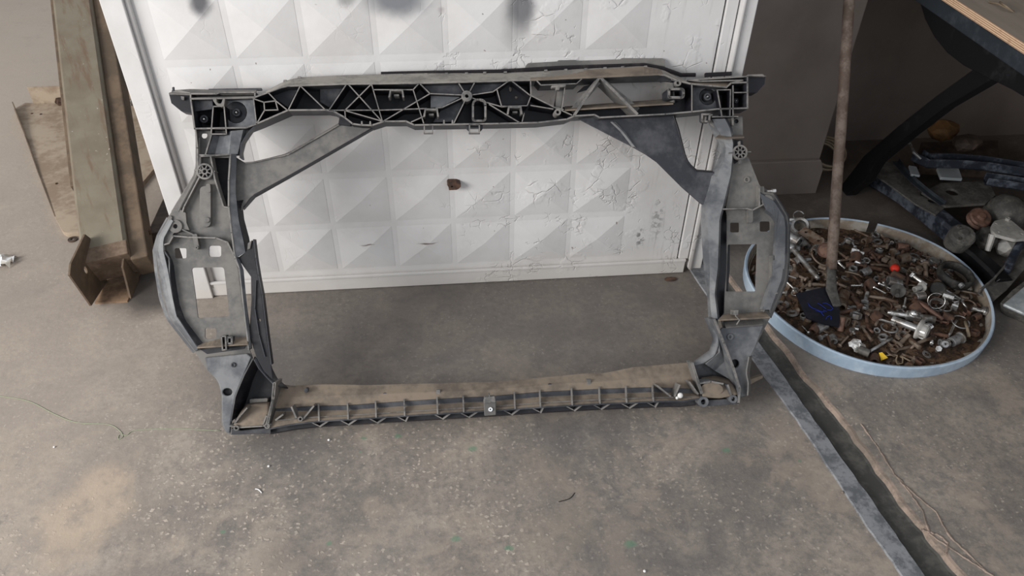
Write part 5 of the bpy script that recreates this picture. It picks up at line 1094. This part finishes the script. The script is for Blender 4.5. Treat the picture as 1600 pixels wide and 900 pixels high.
br = MB(); br.box((ex, .85, b_z-.006), (ex+.80, 2.38, b_z+.014)); o = br.build('plywood_board', ['board', 'ply'], None, bevel=0)
o.data.polygons[5].material_index = 1; o.data.polygons[2].material_index = 1; tag(o, 'plywood board with a pale layered edge lying on the black folding stand', 'board')
V = o.data.vertices; o.location = (0, 0, 0)
mb = MB(); q = at_z(1573, 15, b_z+.016); P = [at_z(*p, b_z+.016+h) for p, h in (((1545, 3), 0), ((1560, 6), .004), ((1572, 12), .006), ((1584, 18), .002), ((1572, 10), .01), ((1562, 3), .008))]
mb.tube([p-P[0] for p in P], .002, 6); o = mb.build('frayed_strip', 'cable', None, smooth=True); o.location = P[0]; tag(o, 'frayed pale strip lying on top of the plywood board', 'strip')

# ------------------------------------------------------------------ scrap parts under the stand
def bar(name, pts, wd_, th, mat, label, cat, prof='L', zs=None, up=(0, 0, 1)):
    """angle section swept along floor-standing points"""
    P = [at_z(*p, z) for p, z in zip(pts, zs)]; c = P[0].copy(); c.z = 0; V = []; 
    sec = {'L': [(-1, -1), (1, -1), (1, -.7), (-.75, -.7), (-.75, 1), (-1, 1)], 'U': [(-1, 1), (-1, -1), (1, -1), (1, 1), (.8, 1), (.8, -.7), (-.8, -.7), (-.8, 1)], 'B': [(-1, -1), (1, -1), (1, .6), (.7, 1), (-.7, 1), (-1, .6)], 'C': [(-1, -.6), (-.6, -1), (.6, -1), (1, -.6), (1, 1), (.8, 1), (.75, -.4), (.4, -.75), (-.4, -.75), (-.75, -.4), (-.8, 1), (-1, 1)]}[prof]
    n = len(sec)
    for k, p in enumerate(P):
        t = (P[min(k+1, len(P)-1)]-P[max(k-1, 0)]).normalized(); s = t.cross(Vector(up)).normalized(); u = s.cross(t).normalized()
        for a, b in sec: V.append(p-c+s*a*wd_/2+u*b*th/2)
    f = [(k*n+j, k*n+(j+1) % n, (k+1)*n+(j+1) % n, (k+1)*n+j) for k in range(len(P)-1) for j in range(n)]+[list(range(n))[::-1], [(len(P)-1)*n+j for j in range(n)]]
    o = obj(name, V, f, mat, None, bevel=.002); o.location = c; return tag(o, label, cat)
bar('curved_crossmember', [(1350, 268), (1380, 282), (1416, 304), (1448, 328), (1480, 354), (1512, 380)], .058, .05, 'bluesteel', 'long worn blue-black crossmember lying along the back right rim of the tub', 'car part', 'B', [.03, .035, .045, .055, .06, .055])
bar('dark_lower_beam', [(1502, 388), (1524, 404), (1552, 430), (1566, 446)], .05, .05, 'blackpaint', 'short black beam at the right rim of the tub, continuing the worn crossmember', 'car part', 'B', [.03, .03, .028, .026])
bar('bent_trim_strip', [(1400, 250), (1412, 266), (1430, 284), (1452, 302), (1474, 318)], .020, .012, 'frame', 'bent slate-grey strip rising behind the worn crossmember', 'car part', 'L', [.12, .12, .12, .115, .11])
bar('upper_panel_bar', [(1433, 243), (1450, 252), (1490, 252), (1540, 256), (1604, 266)], .045, .035, 'bluesteel', 'long blue-grey bar at the top of the scrap pile under the stand', 'car part', 'C', [.16, .165, .165, .16, .16])
bar('second_panel_bar', [(1540, 280), (1570, 284), (1608, 290)], .04, .03, 'bluesteel', 'shorter dark bar just below the long blue-grey bar at the photo edge', 'car part', 'C', [.14, .14, .14])
bar('hooked_wire_arm', [(1403, 214), (1412, 216), (1420, 222), (1428, 238), (1440, 248)], .010, .006, 'greysteel', 'hooked grey arm sticking up at the left end of the long bar', 'car part', 'B', [.2, .2, .19, .18, .17])
def flat(name, pts, z, th, mat, label, cat, tilt=0, holes=()):
    P = [at_z(p[0], p[1], z) for p in pts]; c = sum(P, Vector())/len(P); c.z = 0
    pp = [(p.x-c.x, p.y-c.y) for p in P]; H_ = [circ(at_z(h[0], h[1], z).x-c.x, at_z(h[0], h[1], z).y-c.y, h[2], 10) for h in holes]
    mb = MB(); slab_geo(pp, H_, lambda x, y: Vector((x, y, z+tilt*y)), lambda x, y: Vector((x, y, z+tilt*y-th)), mb); o = mb.build(name, mat, None, bevel=.0015); o.location = c; return tag(o, label, cat)
flat('bent_grey_panel', [(1348, 262), (1398, 250), (1412, 272), (1440, 296), (1478, 322), (1462, 336), (1430, 318), (1385, 285)], .085, .006, 'greycast', 'grey-brown sheet panel between the crossmember and the bent slate strip', 'metal sheet', 0, [(1442, 304, .008), (1456, 314, .012)])
flat('pale_tab_plate', [(1464, 262), (1498, 262), (1504, 279), (1470, 277)], .135, .01, 'glass', 'pale grey rectangular tab under the long blue-grey bar', 'metal plate')
flat('olive_panel', [(1440, 300), (1470, 286), (1545, 282), (1556, 305), (1540, 318), (1478, 322)], .10, .008, 'greycast', 'olive-grey bracket panel with a dark cut-out in the middle of the scrap pile', 'metal plate', 0, [(1488, 300, .02)])
flat('pale_clip_plate', [(1420, 258), (1432, 260), (1438, 274), (1424, 272)], .13, .008, 'glass', 'small pale lug beside the hooked grey arm', 'metal plate')
flat('rear_ledge', [(1440, 222), (1560, 219), (1560, 246), (1500, 244), (1445, 240)], .11, .08, 'darkrust', 'dark brown box section at the back of the scrap pile', 'metal beam')
# motor, pulley, dome, castings
def solid(name, px, py, z, prof, mat, label, cat, d=(0, 0, 1), n=24, sm=False):
    p = at_z(px, py, z); mb = MB(); mb.lathe(prof, n, axis_mat(Vector((0, 0, 0)), d)); o = mb.build(name, mat, None, bevel=.0015, smooth=sm); o.location = p; return tag(o, label, cat)
o = solid('electric_motor', 1500, 372, .075, [(0, -.04), (.024, -.04), (.036, -.03), (.038, .014), (.033, .024), (.015, .027), (.012, .033), (0, .033)], 'greycast', 'round grey motor housing resting on the worn crossmember', 'motor', (-.1, -.3, .9))
for a in (0, 2.1, 4.2):
    mb = MB(); mb.lathe([(0, 0), (.006, 0), (.006, .008), (0, .008)], 8, axis_mat(Vector((0, 0, 0)), (-.1, -.3, .9))@Matrix.Translation((.026*math.cos(a), .026*math.sin(a), .020))); mb.build('housing_screw', 'steel', o)
solid('rusty_pulley', 1530, 341, .09, [(.008, -.016), (.030, -.016), (.034, -.012), (.026, -.004), (.034, .006), (.030, .012), (.014, .012), (.012, .018), (.008, .018)], 'copper', 'rusty brown pulley behind the cast bracket', 'pulley', (0, -.45, .9), 28)
solid('grey_dome', 1574, 330, .085, [(0, -.05), (.060, -.05), (.064, -.01), (.050, .025), (.025, .042), (0, .046)], 'greycast', 'large grey dome at the back of the scrap pile near the photo edge', 'car part', (0, -.3, 1), 32, True)
def casting():
    z = .10; pts = [(1549, 352), (1554, 345), (1572, 341), (1580, 344), (1604, 364), (1606, 372), (1586, 374), (1556, 366), (1550, 360)]
    P = [at_z(*p, z) for p in pts]; c = at_z(1578, 358, 0); pp = [(p.x-c.x, p.y-c.y, .006) for p in P]
    g = lambda px, py, r: circ(at_z(px, py, z).x-c.x, at_z(px, py, z).y-c.y, r, 10)
    mb = MB(); slab_geo(fillet(pp), [g(1556, 350, .004), g(1560, 363, .004), g(1596, 366, .005)], lambda x, y: Vector((x, y, z)), lambda x, y: Vector((x, y, z-.010)), mb)
    root = mb.build('cast_bracket', 'alu', None, bevel=.001); root.location = c; tag(root, 'pale cast aluminium triangular bracket on top of the scrap pile', 'bracket')
    for (a, b) in (((1551, 366), (1543, 392)), ((1600, 372), (1594, 392))):
        mb = MB(); A_ = at_z(*a, .092)-c; B_ = at_z(*b, .045)-c; mb.tube([A_, B_], [.010, .008], 6); mb.build('bracket_leg', 'alu', root, bevel=.001)
    mb = MB(); q = at_z(1574, 343, z+.002)-c; mb.lathe([(.003, -.006), (.0065, -.006), (.0065, .006), (.003, .006)], 12, Matrix.Translation(q), 0, closed=True); mb.build('lug', 'alu', root)
casting()
def lump(name, px, py, z, s, mat, label, cat, seed):
    rr = random.Random(seed); bm = bmesh.new(); bmesh.ops.create_icosphere(bm, subdivisions=2, radius=1)
    for v in bm.verts: v.co = Vector((v.co.x*s[0], v.co.y*s[1], v.co.z*s[2]))*(1+rr.uniform(-.13, .13))
    me = bpy.data.meshes.new(name); bm.to_mesh(me); bm.free(); me.materials.append(MT[mat]); o = bpy.data.objects.new(name, me); COL.objects.link(o); o.location = at_z(px, py, z); return tag(o, label, cat)
lump('aluminium_casting', 1540, 372, .045, (.035, .04, .035), 'greycast', 'rounded grey casting left of the cast bracket leg', 'car part', 1)
lump('plastic_housing', 1574, 386, .035, (.04, .032, .03), 'alu', 'pale lumpy housing under the cast bracket', 'car part', 2)
lump('orange_lamp', 1474, 203, .18, (.05, .04, .035), 'orange', 'blurry orange-brown lump in the dark back corner under the stand', 'scrap', 3)
lump('brown_lump', 1510, 224, .16, (.05, .04, .03), 'darkrust', 'dark red-brown lump right of the orange-brown lump under the stand', 'scrap', 4)
bar('angled_grey_bar', [(1540, 462), (1562, 444), (1590, 412), (1616, 388)], .045, .02, 'greycast', 'flat grey bar slanting up to the photo edge beside the tub', 'metal bar', 'L', [.035, .045, .055, .06])
bar('slim_blue_arm', [(1571, 424), (1582, 402), (1592, 384), (1610, 368)], .022, .02, 'bluesteel', 'slim blue-black arm standing in front of the pale lumpy housing', 'metal bar', 'B', [.05, .06, .075, .08])
# old headlamp at the edge
hp_ = [(1564, 470), (1582, 452), (1600, 440), (1640, 425), (1680, 470), (1640, 510), (1606, 490), (1580, 480)]
P = [at_z(*p, .05) for p in hp_]; c = at_z(1600, 470, 0); mb = MB(); slab_geo([(p.x-c.x, p.y-c.y) for p in P], [], lambda x, y: Vector((x, y, .055+.1*x)), lambda x, y: Vector((x*.8, y*.8, .0)), mb); o = mb.build('old_headlamp', 'greycast', None, bevel=.003); o.location = c; tag(o, 'old grey headlamp with a clouded lens on the floor right of the tub', 'headlamp')
q = [(1570, 470), (1600, 447), (1640, 433), (1670, 470), (1638, 500), (1600, 485)]; P = [at_z(*p, .06) for p in q]; mb = MB(); slab_geo([(p.x-c.x, p.y-c.y) for p in P], [], lambda x, y: Vector((x, y, .062+.1*x)), lambda x, y: Vector((x, y, .052+.1*x)), mb); mb.build('lens', 'glass', o, bevel=.004)
# tyre standing in the dark
mb = MB(); mb.lathe([(.17, -.07), (.21, -.085), (.27, -.085), (.30, -.06), (.305, 0), (.30, .06), (.27, .085), (.21, .085), (.17, .07)], 48, axis_mat(Vector((0, 0, 0)), (1, .25, .05)), 0, closed=True)
o = mb.build('old_tyre', 'rubber', None, smooth=True); o.location = (2.16, 1.98, .306); tag(o, 'old black tyre standing in the dark under the stand', 'tyre')
# cable coil between wall corner and scraper
cc = at_z(1283, 283, .02); cc = Vector((1.338, 2.27, .05)); root = None; mb = MB()
for k in range(5):
    r_ = .058+.004*(k % 3); mb.tube([(r_*math.cos(a)+.002*k, r_*math.sin(a)*.95, .008*k) for a in [2*math.pi*j/28 for j in range(28)]], .0045, 7, closed=True)
o = mb.build('coil_of_cable', 'cable', None, smooth=True); o.location = cc; o.rotation_euler = (.55, 0, .1); tag(o, 'coil of beige cable on the floor in the corner beside the wall', 'cable')
